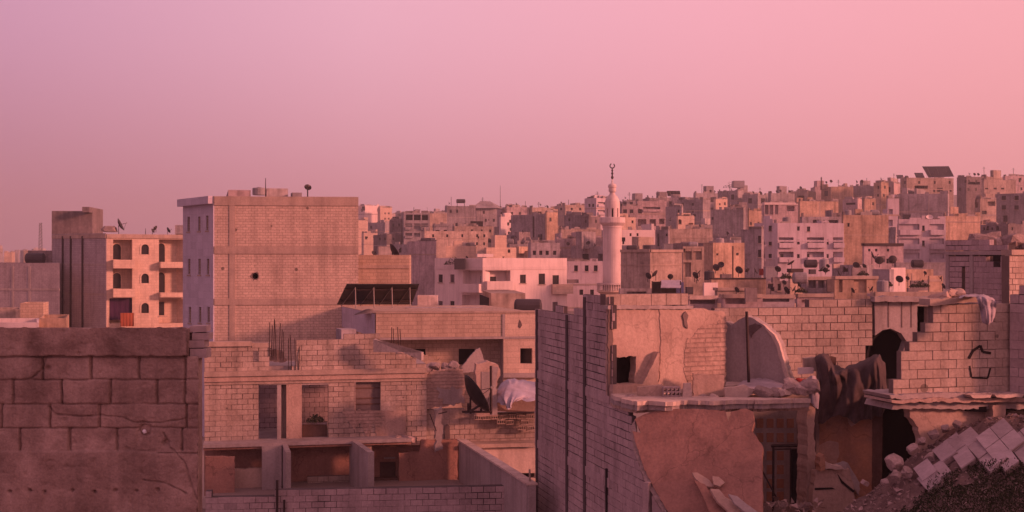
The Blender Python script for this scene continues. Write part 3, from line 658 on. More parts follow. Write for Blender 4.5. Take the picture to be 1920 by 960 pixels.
# ------------------------------------------------------------------ building with arched windows and balconies
t, zl, fl = house('the arched-window block', 'apartment block with arched windows and stone balconies on its warm face, blank grey gable', 99, 200, 349, 440, 126, 'cream', tR=26, tL=34, zb=3, name='apartment_block', cat='building', parapet=.3,
     ops=[(212, 248, 449, 500, 'r'), (212, 248, 504, 555, 'r'), (205, 248, 559, 606, 'r'), (214, 230, 457, 486, 'a'), (214, 230, 512, 541, 'a'), (298, 349, 449, 500, 'r'), (298, 349, 505, 555, 'r'), (298, 349, 561, 606, 'r'),
          (299, 313, 456, 494, 'a'), (299, 313, 511, 549, 'a'), (299, 312, 567, 592, 'w'), (265, 279, 458, 477, 'a'), (265, 279, 513, 531, 'a'), (265, 279, 568, 587, 'a')],
     cornice=.35, group='buildings beside the ruins')
def arched_details():
    A, B, e, nin = fl[1]; pl = Plane(A, nin); up = Vector((0, 0, 1))
    for a, b, y0, y1 in ((210, 251, 487, 503), (210, 251, 541, 557), (298, 349, 491, 502), (298, 349, 548, 557)):
        p, q = pl.lift(a, y1), pl.lift(b, y1); h = pl.lift(a, y0).z - p.z
        mb = MB(); mb.obox(p - nin * .95, q - p, nin * .12, up * h); mb.obox(p - nin * .827, q - p, nin * .82, up * .16)
        mb.obox(p - nin * .827 + up * .163, e * .12, nin * .82, up * (h - .163)); mb.obox(q - e * .12 - nin * .827 + up * .163, e * .12, nin * .82, up * (h - .163)); mb.build('balcony', 'cream', t)
    G_, H_, eg, ng = fl[0]                                        # grey gable facing with columns, floor lines and pipes
    w = (H_ - G_).length; mb = MB(); mb.obox(G_ - ng * .06 + up * 3, eg * (w - .02), ng * .055, up * (zl - 3 + .08)); mb.build('gable_render', 'grey_masonry', t)
    pg = Plane(G_, ng)
    for a in (118, 133, 155):
        p = pg.lift(a, 480); u = (p - G_).dot(eg); mb = MB(); mb.obox(G_ + eg * u - ng * .16 + up * 3, eg * .22, ng * .09, up * (zl - 3.1)); mb.build('downpipe_or_gap', 'iron', t)
    for y in (442, 498, 553):
        z = zof(y, 128); mb = MB(); mb.obox(G_ - ng * .09 + up * z, eg * w, ng * .028, up * .22); mb.build('floor_band', 'concrete', t)
arched_details()
t2, _, _ = house('the brown roof tower', 'square brown stair tower with higher corner, above the grey gable of the arched-window block', 97, 120, 193, 399, 143, 'dark', tR=8, zb=3, depth=6, tower=[(154, 180, 193, 393, .6)], parapet=.2, group='buildings beside the ruins')
def cloths():
    A, B, e, nin = fl[1]; pl = Plane(A, nin)
    def hang(px0, px1, y0, y1, m, nm, lb, cat, off):
        a, b = pl.lift(px0, y0), pl.lift(px1, y0); h = a.z - pl.lift(px0, y1).z; mb = MB(); n = 14; v = []; f = []
        for j in range(5):
            for i in range(n + 1): v.append(a.lerp(b, i / n) - nin * (off + .07 * math.sin(i * 1.9) * (j / 4 + .3)) - Vector((0, 0, h * j / 4)))
        for j in range(4):
            for i in range(n): f.append((j * (n + 1) + i, j * (n + 1) + i + 1, (j + 1) * (n + 1) + i + 1, (j + 1) * (n + 1) + i))
        mb.idx(v, f); mb.build(nm, m, None, lb, cat, smooth=True)
    hang(206, 248, 559, 600, 'purple', 'curtain', 'dark purple curtain across the lowest balcony of the arched-window block', 'curtain', -.25)
    hang(223, 248, 586, 611, 'orange', 'cloth', 'orange cloth hung over the lowest balcony of the arched-window block', 'cloth', .98)
cloths()
dish(W(224, 422, 131), 1.45, (.85, .15, .42), 'large dark dish on the arched-window block beside its brown tower', 'satellite dishes on the roofs', True, post=1.2)
dishes('on the parapet of the arched-window block', [(286, 433, 9, 131), (292, 428, 10, 132, (-.8, .3, .5)), (315, 432, 12, 131)])
antenna(273, 428, 442, 131, 'short whip antenna between the dishes on the arched-window block', .04)
hut(328, 330, 345, 424, 440, 134, 'grey roof box next to the tall block on the arched-window block', 'grey', depth=2)
rock(W(205, 430, 131), .8, 'heap of pale rubble beside the brown tower on the arched-window block', m='rock', squash=(1.3, 1, .6))

# shaded walls and low roofs to its left
house('the long grey wall house', 'long low house with a blank grey block wall beside the arched-window block', -60, 112, 112, 493, 122, 'grey_masonry', tR=26, tL=8, zb=3, bands=[(541, 545)], cols=[(22, 26), (53, 57)], bandm='concrete', group='buildings beside the ruins')
hut(52, 60, 118, 470, 500, 136, 'sloping grey shed roof behind the long grey wall house', 'dark', name='shed', cat='shed', depth=4)
tank(66, 494, 130, 2.0, 1.1, 'dark round-backed tank on the long grey wall house', 'lying', 'tank_dark')
t, _, _ = house('the small brick hut', 'small crumbling brick hut with a black doorway in front of the long grey wall house', 38, 49, 91, 566, 98, 'ochre_masonry', tR=12, zb=3, name='hut', cat='hut', ops=[(40, 48, 576, 602, 'x')], depth=4, parapet=.2, group='buildings beside the ruins')
house('the rough low wall house', 'rough low tan house at the edge beside the small brick hut', -60, -60, 40, 580, 99, 'tan', tR=3, zb=3, depth=4, parapet=.2, group='buildings beside the ruins')
house('the white parapet house', 'low white-walled roof just beyond the big block wall, below the brick hut', -60, -60, 73, 605, 80, 'white', tR=3, zb=3, depth=6, parapet=.3, group='buildings beside the ruins')
house('the ochre low roof', 'low ochre roof parapet just beyond the block wall, next to the white one', 73, 73, 124, 597, 84, 'ochre', tR=5, zb=3, depth=6, parapet=.3, group='buildings beside the ruins')
def lattice():
    t = thing('lattice_mast', 'pale slender lattice mast far off on the horizon beside the brown tower', 'mast', W(76, 478, 700))
    mb = MB(); a, b = W(76, 490, 700), W(76, 418, 700)
    L_ = [Vector((sx * .9, sy * .9, 0)) for sx in (-1, 1) for sy in (-1, 1)]
    for o in L_: mb.tube([a + o, b + o * .5], .13, 4)
    for i in range(12):
        p = a.lerp(b, i / 12); q = a.lerp(b, (i + 1) / 12); mb.tube([p + L_[0], q + L_[3]], .08, 3); mb.tube([p + L_[1], q + L_[2]], .08, 3)
    mb.build('lattice', 'iron', t)
lattice()
# ------------------------------------------------------------------ the roofless block house in the middle
UP = Vector((0, 0, 1))
def strip(px0, px1, y0, y1, pl, out, dep, name, m, parent, **kw):
    """a straight bar on a wall plane, OUT metres proud and DEP metres deep"""
    p, q = pl.lift(px0, y1), pl.lift(px1, y1); q.z = p.z; h = pl.lift(px0, y0).z - p.z
    mb = MB(); mb.obox(p + pl.n * out, q - p, -pl.n * dep, UP * h); return mb.build(name, m, parent, **kw)
def perp(px0, d0, px1, d1, y0, y1, thick, name, m, parent, slope=None, **kw):
    """a standing wall between two ground points; y0/y1 top and bottom seen at the first, SLOPE top y at the second"""
    a, b = G(px0, d0), G(px1, d1); z1, z0 = zof(y0, d0), zof(y1, d0); zb = z1 if slope is None else zof(slope, d1)
    e = (b - a).normalized(); n = Vector((-e.y, e.x, 0)) * thick
    mb = MB(); mb.prism([a + UP * z0, b + UP * z0, b + UP * zb, a + UP * z1], n); return mb.build(name, m, parent, **kw)
def mid_house():
    pl = Plane.wall((383, 46), (830, 47.8)); pb = Plane.wall((383, 46.9), (830, 48.7))
    t = thing('roofless_house', 'roofless block house with two tall empty door openings and a stepped broken top', 'house', G(560, 46) + UP * 4, 'buildings beside the ruins')
    blockwall('front_wall', [(383, 718), (487, 717), (487, 834), (383, 834)], pl, .3, t)
    blockwall('front_wall', [(614, 716), (800, 711), (802, 770), (800, 832), (614, 833)], pl, .3, t, [rect(667, 716, 716.5, 770), rect(756, 797, 765, 808)])
    slab('soot_stain', [(640, 772), (668, 770), (716, 770), (722, 780), (712, 812), (700, 790), (690, 826), (676, 792), (664, 806)], Plane.wall((383, 45.98), (830, 47.78)), .006, 'plaster_rough', t, jag=.08)
    for a, b in ((487, 540), (562, 616)): strip(a, b, 711, 722, pl, -.002, .28, 'lintel', 'concrete', t)
    slab('column', rect(537, 718, 566, 834), pl, .36, 'plaster', t)
    slab('pier', rect(524, 722, 537, 834), Plane.wall((383, 46.4), (830, 48.2)), .25, 'concrete', t)
    slab('plaster_pier', rect(705, 770, 762, 832), Plane.wall((383, 45.985), (830, 47.785)), .01, 'plaster', t, jag=.08)
    for i, (y0, y1, o, m) in enumerate(((697, 706, .20, 'concrete_band'), (706.3, 716, .12, 'plaster'), (716.3, 722, .05, 'concrete_band'))):
        strip(383, 800, y0, y1, pl, o, .55, 'cornice', m, t)
    # upper floor: broken courses, a gap with bare rods, courses stepping down
    pu = Plane.wall((383, 46.06), (830, 47.86))
    blockwall('upper_wall', [(383, 650), (506, 647), (508, 668), (500, 676), (503, 697), (383, 699)], pu, .25, t, [rect(474, 655, 486, 677)])
    strip(383, 472, 641, 650, pu, .10, .3, 'concrete_beam', 'concrete_band', t); strip(472.5, 508, 643, 652, pu, .02, .26, 'concrete_beam', 'concrete_band', t)
    blockwall('upper_wall', [(541, 698), (541, 690), (552, 690), (556, 652), (560, 652), (560, 636), (640, 634), (640, 630), (712, 630), (716, 645), (738, 647), (742, 664), (775, 668), (780, 680), (796, 684), (798, 695)], pu, .25, t)
    perp(700, 46.6, 790, 46.3, 636, 660, .35, 'fallen_beam', 'concrete', t, slope=676)
    strip(383, 800, 690, 697, pu, -.3, 2.2, 'roof_edge', 'concrete', t)
    rg = random.Random(5)
    for x, y0, y1 in [(505, 604, 668), (509, 610, 670), (513, 598, 668), (518, 600, 672), (523, 606, 672), (527, 618, 672), (532, 622, 674), (541, 634, 698), (547, 628, 698), (554, 634, 700), (560, 638, 700), (733, 614, 655), (737, 616, 655), (748, 613, 660), (752, 617, 660)]:
        a, b = pu.lift(x, y1), pu.lift(x + rg.uniform(-3, 3), y0); mb = MB(); mb.tube([a + pu.n * .02, a.lerp(b, .6) + pu.n * .03, b + pu.n * rg.uniform(-.1, .1)], .016, 5); mb.build('reinforcing_rod', 'iron', t)
    slab('crumbled_corner', [(505, 655), (530, 658), (538, 676), (530, 680), (508, 678)], Plane.wall((383, 46.2), (830, 48)), .3, 'interior', t, jag=.1)
    # what shows through the openings
    blockwall('inner_wall', [(440, 705), (800, 700), (800, 850), (440, 850)], Plane.wall((383, 49.6), (830, 51.2)), .2, t, m='block_grey', core='mortar_grey')
    perp(527, 46.45, 531, 49.6, 722, 834, .15, 'cross_wall', 'concrete', t)
    blockwall('sill_wall', [(566, 790), (614, 790), (614, 834), (566, 834)], Plane.wall((383, 46.35), (830, 48.15)), .12, t, m='block_grey', core='mortar_grey', miss=.1)
    slab('dark_panel', rect(567, 796, 613, 832), Plane.wall((383, 46.3), (830, 48.1)), .03, 'wood', t)
    slab('window_boarding', rect(667.5, 716.5, 716, 770), Plane.wall((383, 46.2), (830, 48.0)), .04, 'interior', t)
    for y in (727, 746, 757): strip(667, 716.5, y, y + 2.2, Plane.wall((383, 46.17), (830, 47.97)), 0, .05, 'shutter_bar', 'wood', t)
    strip(383, 800, 832, 836, pl, -.3, 4.0, 'floor', 'concrete', t)
    # balcony slab and ground floor
    strip(383, 766, 827, 833, pl, .95, 1.2, 'balcony_slab', 'concrete', t); strip(383, 766, 833.3, 838, pl, .85, 1.1, 'balcony_slab', 'plaster_red', t)
    slab('lower_wall', rect(383, 836, 862, 930), Plane.wall((383, 46.3), (830, 48.1)), .3, 'plaster_red', t, [rect(712, 866, 742, 917), rect(597, 893, 617, 898.5), rect(569, 904, 573, 915), rect(577, 903, 581, 915)])
    slab('door', rect(711, 864, 743, 919), Plane.wall((383, 46.5), (830, 48.3)), .05, 'wood', t)
    slab('dark_opening', rect(560, 885, 625, 920), Plane.wall((383, 46.7), (830, 48.5)), .05, 'void', t)
    strip(695, 745, 896, 916, Plane.wall((383, 46), (830, 47.8)), .15, .3, 'door_box', 'wood', t)
    strip(720, 741, 857.5, 860, Plane.wall((383, 46.2), (830, 48)), .05, .1, 'lintel', 'concrete', t)
    pf = Plane.wall((383, 44.6), (830, 46.4))
    slab('low_wall', [(385, 856), (440, 857), (440, 925), (385, 925)], pf, .2, 'plaster_red', t, jag=.03); slab('low_wall', [(440, 880), (492, 878), (492, 925), (440, 925)], Plane.wall((383, 45.4), (830, 47.2)), .2, 'plaster', t, jag=.03)
    slab('grey_pier', rect(491, 838, 528, 925), Plane.wall((383, 44.9), (830, 46.7)), .3, 'concrete', t)
    perp(528, 46.2, 536, 43.8, 829, 922, .18, 'cross_wall', 'concrete', t)
    perp(655, 46.7, 690, 43.4, 823, 925, .22, 'cross_wall', 'concrete', t, slope=848)
    slab('plaster_pier', rect(680, 836, 697, 925), Plane.wall((383, 45.3), (830, 47.1)), .25, 'plaster', t)
    blockwall('low_wall', [(575, 898), (655, 896), (655, 925), (575, 925)], Plane.wall((383, 45.9), (830, 47.7)), .15, t, m='block')
    slab('plaster_wall', [(748, 849), (786, 847), (790, 826), (858, 824), (858, 925), (748, 925)], Plane.wall((383, 45.6), (830, 47.4)), .25, 'plaster_red', t, jag=.04)
    mb = MB(); c = G(800, 44) ; mb.box((G(385, 44).x, 42.0, 4.9), (G(985, 44).x, 47.4, 5.36)); mb.build('yard_floor', 'ground', t)
    # right flank: the long sloping parapet wall, broken plaster, hollow blocks, pale basement wall
    perp(860, 47.2, 992, 37.6, 827, 918, .22, 'sloping_wall', 'concrete', t, slope=911)
    mb = MB(); a, b = W(860, 826, 47.2), W(992, 910.5, 37.6); e = (b - a); n = Vector((-e.y, e.x, 0)).normalized(); mb.obox(a - n * .06, e, n * .34, UP * .06); mb.build('coping', 'plaster_pale', t)
    blockwall('flank_wall', [(795, 765), (870, 762), (874, 778), (900, 779), (1006, 776), (1006, 834), (800, 836)], Plane.wall((795, 47.9), (1006, 48.6)), .3, t)
    slab('broken_plaster', [(796, 700), (830, 693), (868, 691), (874, 720), (872, 757), (800, 766)], Plane.wall((795, 47.75), (1006, 48.5)), .2, 'plaster_rough', t, jag=.14)
    slab('grey_patch', [(820, 728), (872, 728), (872, 757), (830, 757)], Plane.wall((795, 47.73), (1006, 48.48)), .01, 'concrete', t, jag=.2)
    slab('gutted_column', [(814, 768), (829, 764), (828, 790), (831, 842), (816, 848), (817, 800)], Plane.wall((795, 46.6), (1006, 47.4)), .35, 'concrete', t, jag=.12)
    slab('narrow_window', [(834, 800), (838, 795), (843, 799), (844, 824), (834, 824)], Plane.wall((795, 47.85), (1006, 48.55)), .05, 'interior', t)
    strip(870, 1006, 833, 840, Plane.wall((795, 47.2), (1006, 47.9)), .1, .8, 'ledge', 'concrete_band', t)
    slab('basement_wall', rect(870, 840, 1006, 925), Plane.wall((795, 47.3), (1006, 48)), .2, 'plaster_pale', t, [rect(973, 887, 1003, 896)])
    slab('dark_slot', rect(970, 884, 1006, 899), Plane.wall((795, 47.6), (1006, 48.3)), .05, 'void', t)
    for i in range(26):
        pc = Plane.wall((795, 46 + .5 * (i % 3)), (1006, 46.6 + .5 * (i % 3))); x = rg.uniform(770, 870); y = rg.uniform(826, 846) if i < 10 else rg.uniform(838, 850)
    # hollow blocks dumped along the flank wall
    for i, (x, y, rot) in enumerate([(897, 783, 0), (913, 783, 0), (929, 782, 0), (945, 782, .1), (961, 781, 0), (977, 782, -.1), (993, 781, 0), (940, 791, 0), (956, 792, .05), (984, 792, 0), (978, 802, 0), (995, 803, .1)]):
        c = Plane.wall((795, 47.5), (1006, 48.2)).lift(x, y); e = (pl.e * math.cos(rot) + UP * math.sin(rot)); u2 = (UP * math.cos(rot) - pl.e * math.sin(rot)); w, h = .31, .18
        o = c - e * w / 2 - u2 * h / 2; hs = [[o + e * (a * w) + u2 * (b * h) for a, b in ((x0, .18), (x0 + .17, .18), (x0 + .17, .8), (x0, .8))] for x0 in (.06, .30, .54, .78)]
        mb = MB(); mb.prism([o, o + e * w, o + e * w + u2 * h, o + u2 * h], -pl.n * .18, hs); mb.build('hollow_block', 'block', None, f'{ORD[i] if i < 10 else ["eleventh", "twelfth"][i - 10]} hollow concrete block in the broken row beside the pale tarpaulin', 'block', 'hollow blocks along the flank wall')
    # boundary wall at the foot of the picture
    pw = Plane.wall((385, 39.6), (992, 40.6))
    w = blockwall('boundary_wall', [(383, 927), (455, 928), (527, 924), (540, 918), (992, 914), (992, 1110), (383, 1110)], pw, .3, None, m='block_grey', core='mortar_grey', label='long grey block boundary wall in front of the roofless house', cat='wall')
    pole([pw.lift(519.5, 1000) + pw.n * .12, pw.lift(520.5, 899) + pw.n * .12], .045, 'dark upright pipe by the boundary wall, the taller of a pair', 'pipe', 'pipe')
    pole([pw.lift(533, 1000) + pw.n * .12, pw.lift(533.5, 936) + pw.n * .12], .04, 'dark upright pipe by the boundary wall, the shorter of a pair', 'pipe', 'pipe')
    pole([W(993, 880, 38), W(996, 1000, 38)], .035, 'pale upright pipe at the end of the sloping wall', 'pipe', 'pipe', 'concrete_band')
    for i, (x, y, s) in enumerate([(735, 826, .25), (750, 822, .3), (763, 820, .28), (722, 826, .2), (700, 914, .25)]):
        rock(pl.lift(x, y) + pl.n * .4, s, f'{ORD[i]} loose concrete lump lying along the roofless house ledge', 'loose lumps on the ledge', seed=i, squash=(1.5, 1, .6))
mid_house()
def shrub(c, r, n, label, name='weed_clump', group=None, h=1.0, m='leaf', parent=None, kind=None, cat='weeds'):
    mb = MB(); rg = random.Random(int(r * 999) + n); c = Vector(c)
    for i in range(n):
        a = rg.uniform(0, 6.28); q = r * math.sqrt(rg.random()); p = c + Vector((q * math.cos(a), q * math.sin(a), rg.random() * h * r * (1.1 - q / r)))
        s = rg.uniform(.03, .08) * (1 + r); u = Vector((rg.uniform(-1, 1), rg.uniform(-1, 1), rg.uniform(-.3, 1))).normalized(); w = u.cross(Vector((rg.uniform(-1, 1), rg.uniform(-1, 1), rg.uniform(-1, 1)))).normalized()
        mb.face([p - u * s, p + w * s * .4, p + u * s, p - w * s * .4])
    return mb.build(name, m, parent, label, cat, group, kind, norm=False)
shrub(Plane.wall((383, 46.25), (830, 48.05)).lift(590, 790) + Vector((0, .1, 0)), .35, 160, 'green weeds growing over the block sill in the second door opening', h=.9)
pole([W(818, 808, 46.5), W(806, 776, 46.4)], .02, 'thin bent rod sticking out of the gutted column', 'rod', 'rod')
pole([W(822, 776, 46.4), W(838, 772, 46.5)], .02, 'thin level rod sticking out of the gutted column', 'rod', 'rod')

# big dish on its frame, post, pillar and tarpaulin
dish(W(886, 743, 45.5), 1.62, (.80, .30, .50), 'largest dark satellite dish, leaning on an iron frame beside the pale tarpaulin', 'satellite dishes on the roofs', True, post=.6)
def dish_frame():
    t = thing('dish_stand', 'low dark iron frame under the largest satellite dish', 'frame', W(885, 776, 45.5))
    for a, b in (((866, 772), (922, 772)), ((878, 756), (878, 772)), ((902, 766), (902, 774)), ((880, 772), (900, 760))):
        mb = MB(); mb.tube([W(*a, 45.4), W(*b, 45.4)], .045, 5); mb.build('bar', 'iron', t)
dish_frame()
pole([W(921, 776, 46.2), W(920.5, 686, 46.2)], .055, 'dark iron post standing against the plaster pillar next to the largest dish', 'post', 'post')
def pillar():
    t = thing('pillar', 'crumbling plastered pillar with a grey recess behind the dark iron post', 'pillar', W(915, 780, 47))
    slab('shaft', [(892, 682), (918, 678), (934, 684), (938, 700), (930, 726), (933, 780), (893, 780)], Plane.wall((880, 46.9), (940, 47.1)), .5, 'plaster', t, jag=.06)
    slab('recess', rect(903, 697, 918, 772), Plane.wall((880, 46.88), (940, 47.08)), .015, 'concrete', t)
    slab('side_face', [(922, 686), (934, 688), (930, 726), (933, 778), (922, 778)], Plane.wall((880, 46.87), (940, 47.07)), .01, 'concrete', t, jag=.03)
    slab('leaning_plank', [(865, 689), (893, 655), (900, 652), (912, 690), (890, 697), (868, 699)], Plane.wall((860, 57), (940, 57.4)), .15, 'concrete', None, label='broken grey slab leaning across the second window of the flat-roofed house', cat='slab', jag=.05)
pillar()
def draped(name, label, cat, m, top, n=(26, 14), fold=.16):
    """cloth through rows of points (each row a polyline across, in picture points with depth)"""
    rows = [[W(*p) for p in r] for r in top]; mb = MB(); v = []; f = []; nu, nv = n
    def along(ps, t):
        k = t * (len(ps) - 1); i = min(int(k), len(ps) - 2); q = k - i
        p0 = ps[max(i - 1, 0)]; p3 = ps[min(i + 2, len(ps) - 1)]
        a, b = ps[i], ps[i + 1]; return .5 * ((2 * a) + (b - p0) * q + (2 * p0 - 5 * a + 4 * b - p3) * q * q + (3 * a - p0 - 3 * b + p3) * q ** 3)
    for j in range(nv + 1):
        for i in range(nu + 1):
            p = along([along(r, i / nu) for r in rows], j / nv)
            a = i / nu * 9; b = j / nv * 1.7; w = (1 - 2 * abs(noise.noise(Vector((a * .62 + b * .5, b, len(label)))))) * fold * .9 + noise.noise(Vector((a * 1.9, b * 1.5, 2))) * fold * .45
            v.append(p + Vector((w * .3, w, abs(w) * .2)))
    for j in range(nv):
        for i in range(nu): f.append((j * (nu + 1) + i, j * (nu + 1) + i + 1, (j + 1) * (nu + 1) + i + 1, (j + 1) * (nu + 1) + i))
    mb.idx(v, f); return mb.build(name, m, None, label, cat, smooth=True)
draped('tarpaulin', 'pale lilac tarpaulin spread over a heap beside the plaster pillar', 'tarpaulin', 'tarp_pale',
       [[(936, 722, 48.8), (950, 714, 49), (975, 714, 49.5), (1010, 722, 50)], [(929, 738, 47.8), (950, 722, 47.6), (978, 722, 48), (1012, 732, 48.5)], [(930, 748, 47.2), (945, 744, 46.6), (975, 742, 46.6), (1012, 744, 47)], [(932, 756, 47), (955, 768, 46.2), (963, 756, 46.3), (1012, 752, 46.4)]], (40, 22), .28)
rock(W(970, 752, 48.3), 1.1, 'heap of building rubble hidden under the pale tarpaulin', m='plaster', squash=(1.6, .8, .55), name='rubble_heap', cat='rubble')

# ------------------------------------------------------------------ flat-roofed house behind, with the solar panels
def flat_house():
    t = thing('flat_roofed_house', 'flat-roofed ochre house with long blank parapet, deep shaded porch and three black windows', 'house', G(800, 60) + UP * 4, 'buildings beside the ruins')
    pl = Plane.wall((705, 60), (1010, 64)); Lp, C, Rp, Bp = footprint(640, 705, 1012, 60, 8, 9, tL=72)
    z1, z0, zr_ = zof(588, 60), zof(633, 60), zof(600, 60); pr = [Lp, C, Rp, Bp]
    mb = MB(); mb.prism([p + UP * z0 for p in pr], UP * (z1 - z0)); o = mb.build('parapet_storey', 'ochre_masonry', t)
    e = (Rp - C).normalized(); n = Vector((e.y, -e.x, 0))
    A = pl
    mb = MB(); mb.obox(Lp + UP * (z0 + .02) + Vector((-.04, -.02, 0)), C - Lp, n * -.04, UP * (z1 - z0 - .04)); mb.build('end_shade_sheet', 'lilac', t)  # thin sheet lays the shade's lilac over the ochre end face
    mb = MB(); mb.obox(C + UP * (z1 + .003) + n * .05, Rp - C, -n * .3, UP * .1); mb.build('coping', 'concrete_band', t)
    mb = MB(); mb.obox(C + e * .0 + UP * (z0 - .12) + n * .06, Rp - C, -n * 8, UP * .117); mb.build('porch_slab', 'concrete', t)
    pr_ = Plane(C - n * 1.3, n); pr_.e = e; pf = Plane(C, n); pf.e = e
    wins = [rect(768, 654, 798, 686), rect(860, 654, 891, 684)]
    slab('porch_wall', rect(700, 634, 946, 770), pr_, .25, 'ochre_masonry', t, wins)
    for w in wins: slab('window', [(w[0][0] - 3, w[0][1] - 3), (w[2][0] + 3, w[0][1] - 3), (w[2][0] + 3, w[2][1] + 3), (w[0][0] - 3, w[2][1] + 3)], Plane(C - n * 2.2, n), .05, 'void', t)
    slab('corner_room', rect(944, 590, 1012, 770), Plane(C + n * .02, n), .3, 'cream', t, [rect(975.5, 653, 998, 682)])
    slab('window', rect(970, 648, 1004, 688), Plane(C - n * .6, n), .05, 'void', t)
    p = pf.lift(944, 770); q = pf.lift(944, 634); mb = MB(); mb.obox(p - n * .28, e * .25, -n * 1.1, UP * (q.z - p.z)); mb.build('corner_side', 'concrete', t)
    slab('corner_joint', rect(942, 589, 947, 634), Plane(C + n * .04, n), .03, 'concrete', t)
    slab('corner_ledge', rect(944, 700, 1012, 708), Plane(C + n * .25, n), .3, 'concrete', t)
    slab('shell_scar', [(972, 606), (974, 599), (977, 603), (979, 610), (975, 616), (971, 613)], Plane(C + n * .03, n), .02, 'interior', t)
    mb = MB(); mb.prism([p + UP * (z1 - .3) for p in pr], UP * .02)
    slab('rough_strip', [(700, 676), (795, 664), (860, 690), (868, 770), (700, 770)], Plane(C - n * .9, n), .2, 'ochre_masonry', t, jag=.15)
    # roof things
    hut(760, 760, 905, 577, 590, 66, 'long low pale parapet behind the flat-roofed house, under the white block', 'pale', name='low_wall', cat='wall', depth=1, tR=4)
    hut(905, 921, 985, 550, 592, 74, 'grey concrete stairhead with a black doorway behind the flat-roofed house', 'tan', name='stairhead', cat='hut', tR=6, depth=3, door=[(900, 917, 552, 592)])
    hut(783, 783, 820, 554, 590, 78, 'low pale wall with crumbling top just past the solar panels', 'pale', name='low_wall', cat='wall', depth=1, tR=4)
    tank(990, 590, 70, 1.6, .9, 'low dark tank behind the corner of the flat-roofed house', 'lying', 'tank_dark')
    mb = MB()
    draped('sheet', 'crumpled grey sheet thrown over the roof corner left of the solar legs', 'sheet', 'cloth_grey', [[(668, 587, 62), (690, 580, 62), (708, 586, 62), (722, 590, 62)], [(664, 590, 61.3), (690, 584, 61.2), (712, 588, 61.2), (726, 592, 61.3)], [(660, 592, 60.6), (690, 589, 60.6), (712, 591, 60.6), (728, 593, 60.6)]], (12, 6))
    solar([W(650, 533.5, 58.7), W(786, 533.5, 60.3), W(772, 571, 63.2), W(632, 571, 61.6)], 'big tilted solar array seen from behind, dark with pale legs, below the tall block', 2, 5, 4, leg_to=zof(574, 61.5))
flat_house()
for i, (x, y) in enumerate([(735, 668), (744, 664), (752, 676), (790, 690), (803, 690), (815, 688), (838, 690), (850, 687)]):
    rock(W(x, y, 52), .28, f'{ORD[i]} grey rubble lump from the left between the roofless and the flat-roofed house', 'rubble lumps between two houses', seed=40 + i, squash=(1.3, 1, .8))
pole([W(819, 700, 52), W(816, 684, 52), W(821, 690, 52.2)], .05, 'small dark stump of bent iron on the broken plaster top', 'bent_stump', 'iron stump')
hut(630, 640, 668, 618, 640, 50, 'grey concrete lump on top of the roofless house below the lilac-shaded end face', 'grey', name='concrete_block', cat='block', tR=20, depth=1.0)
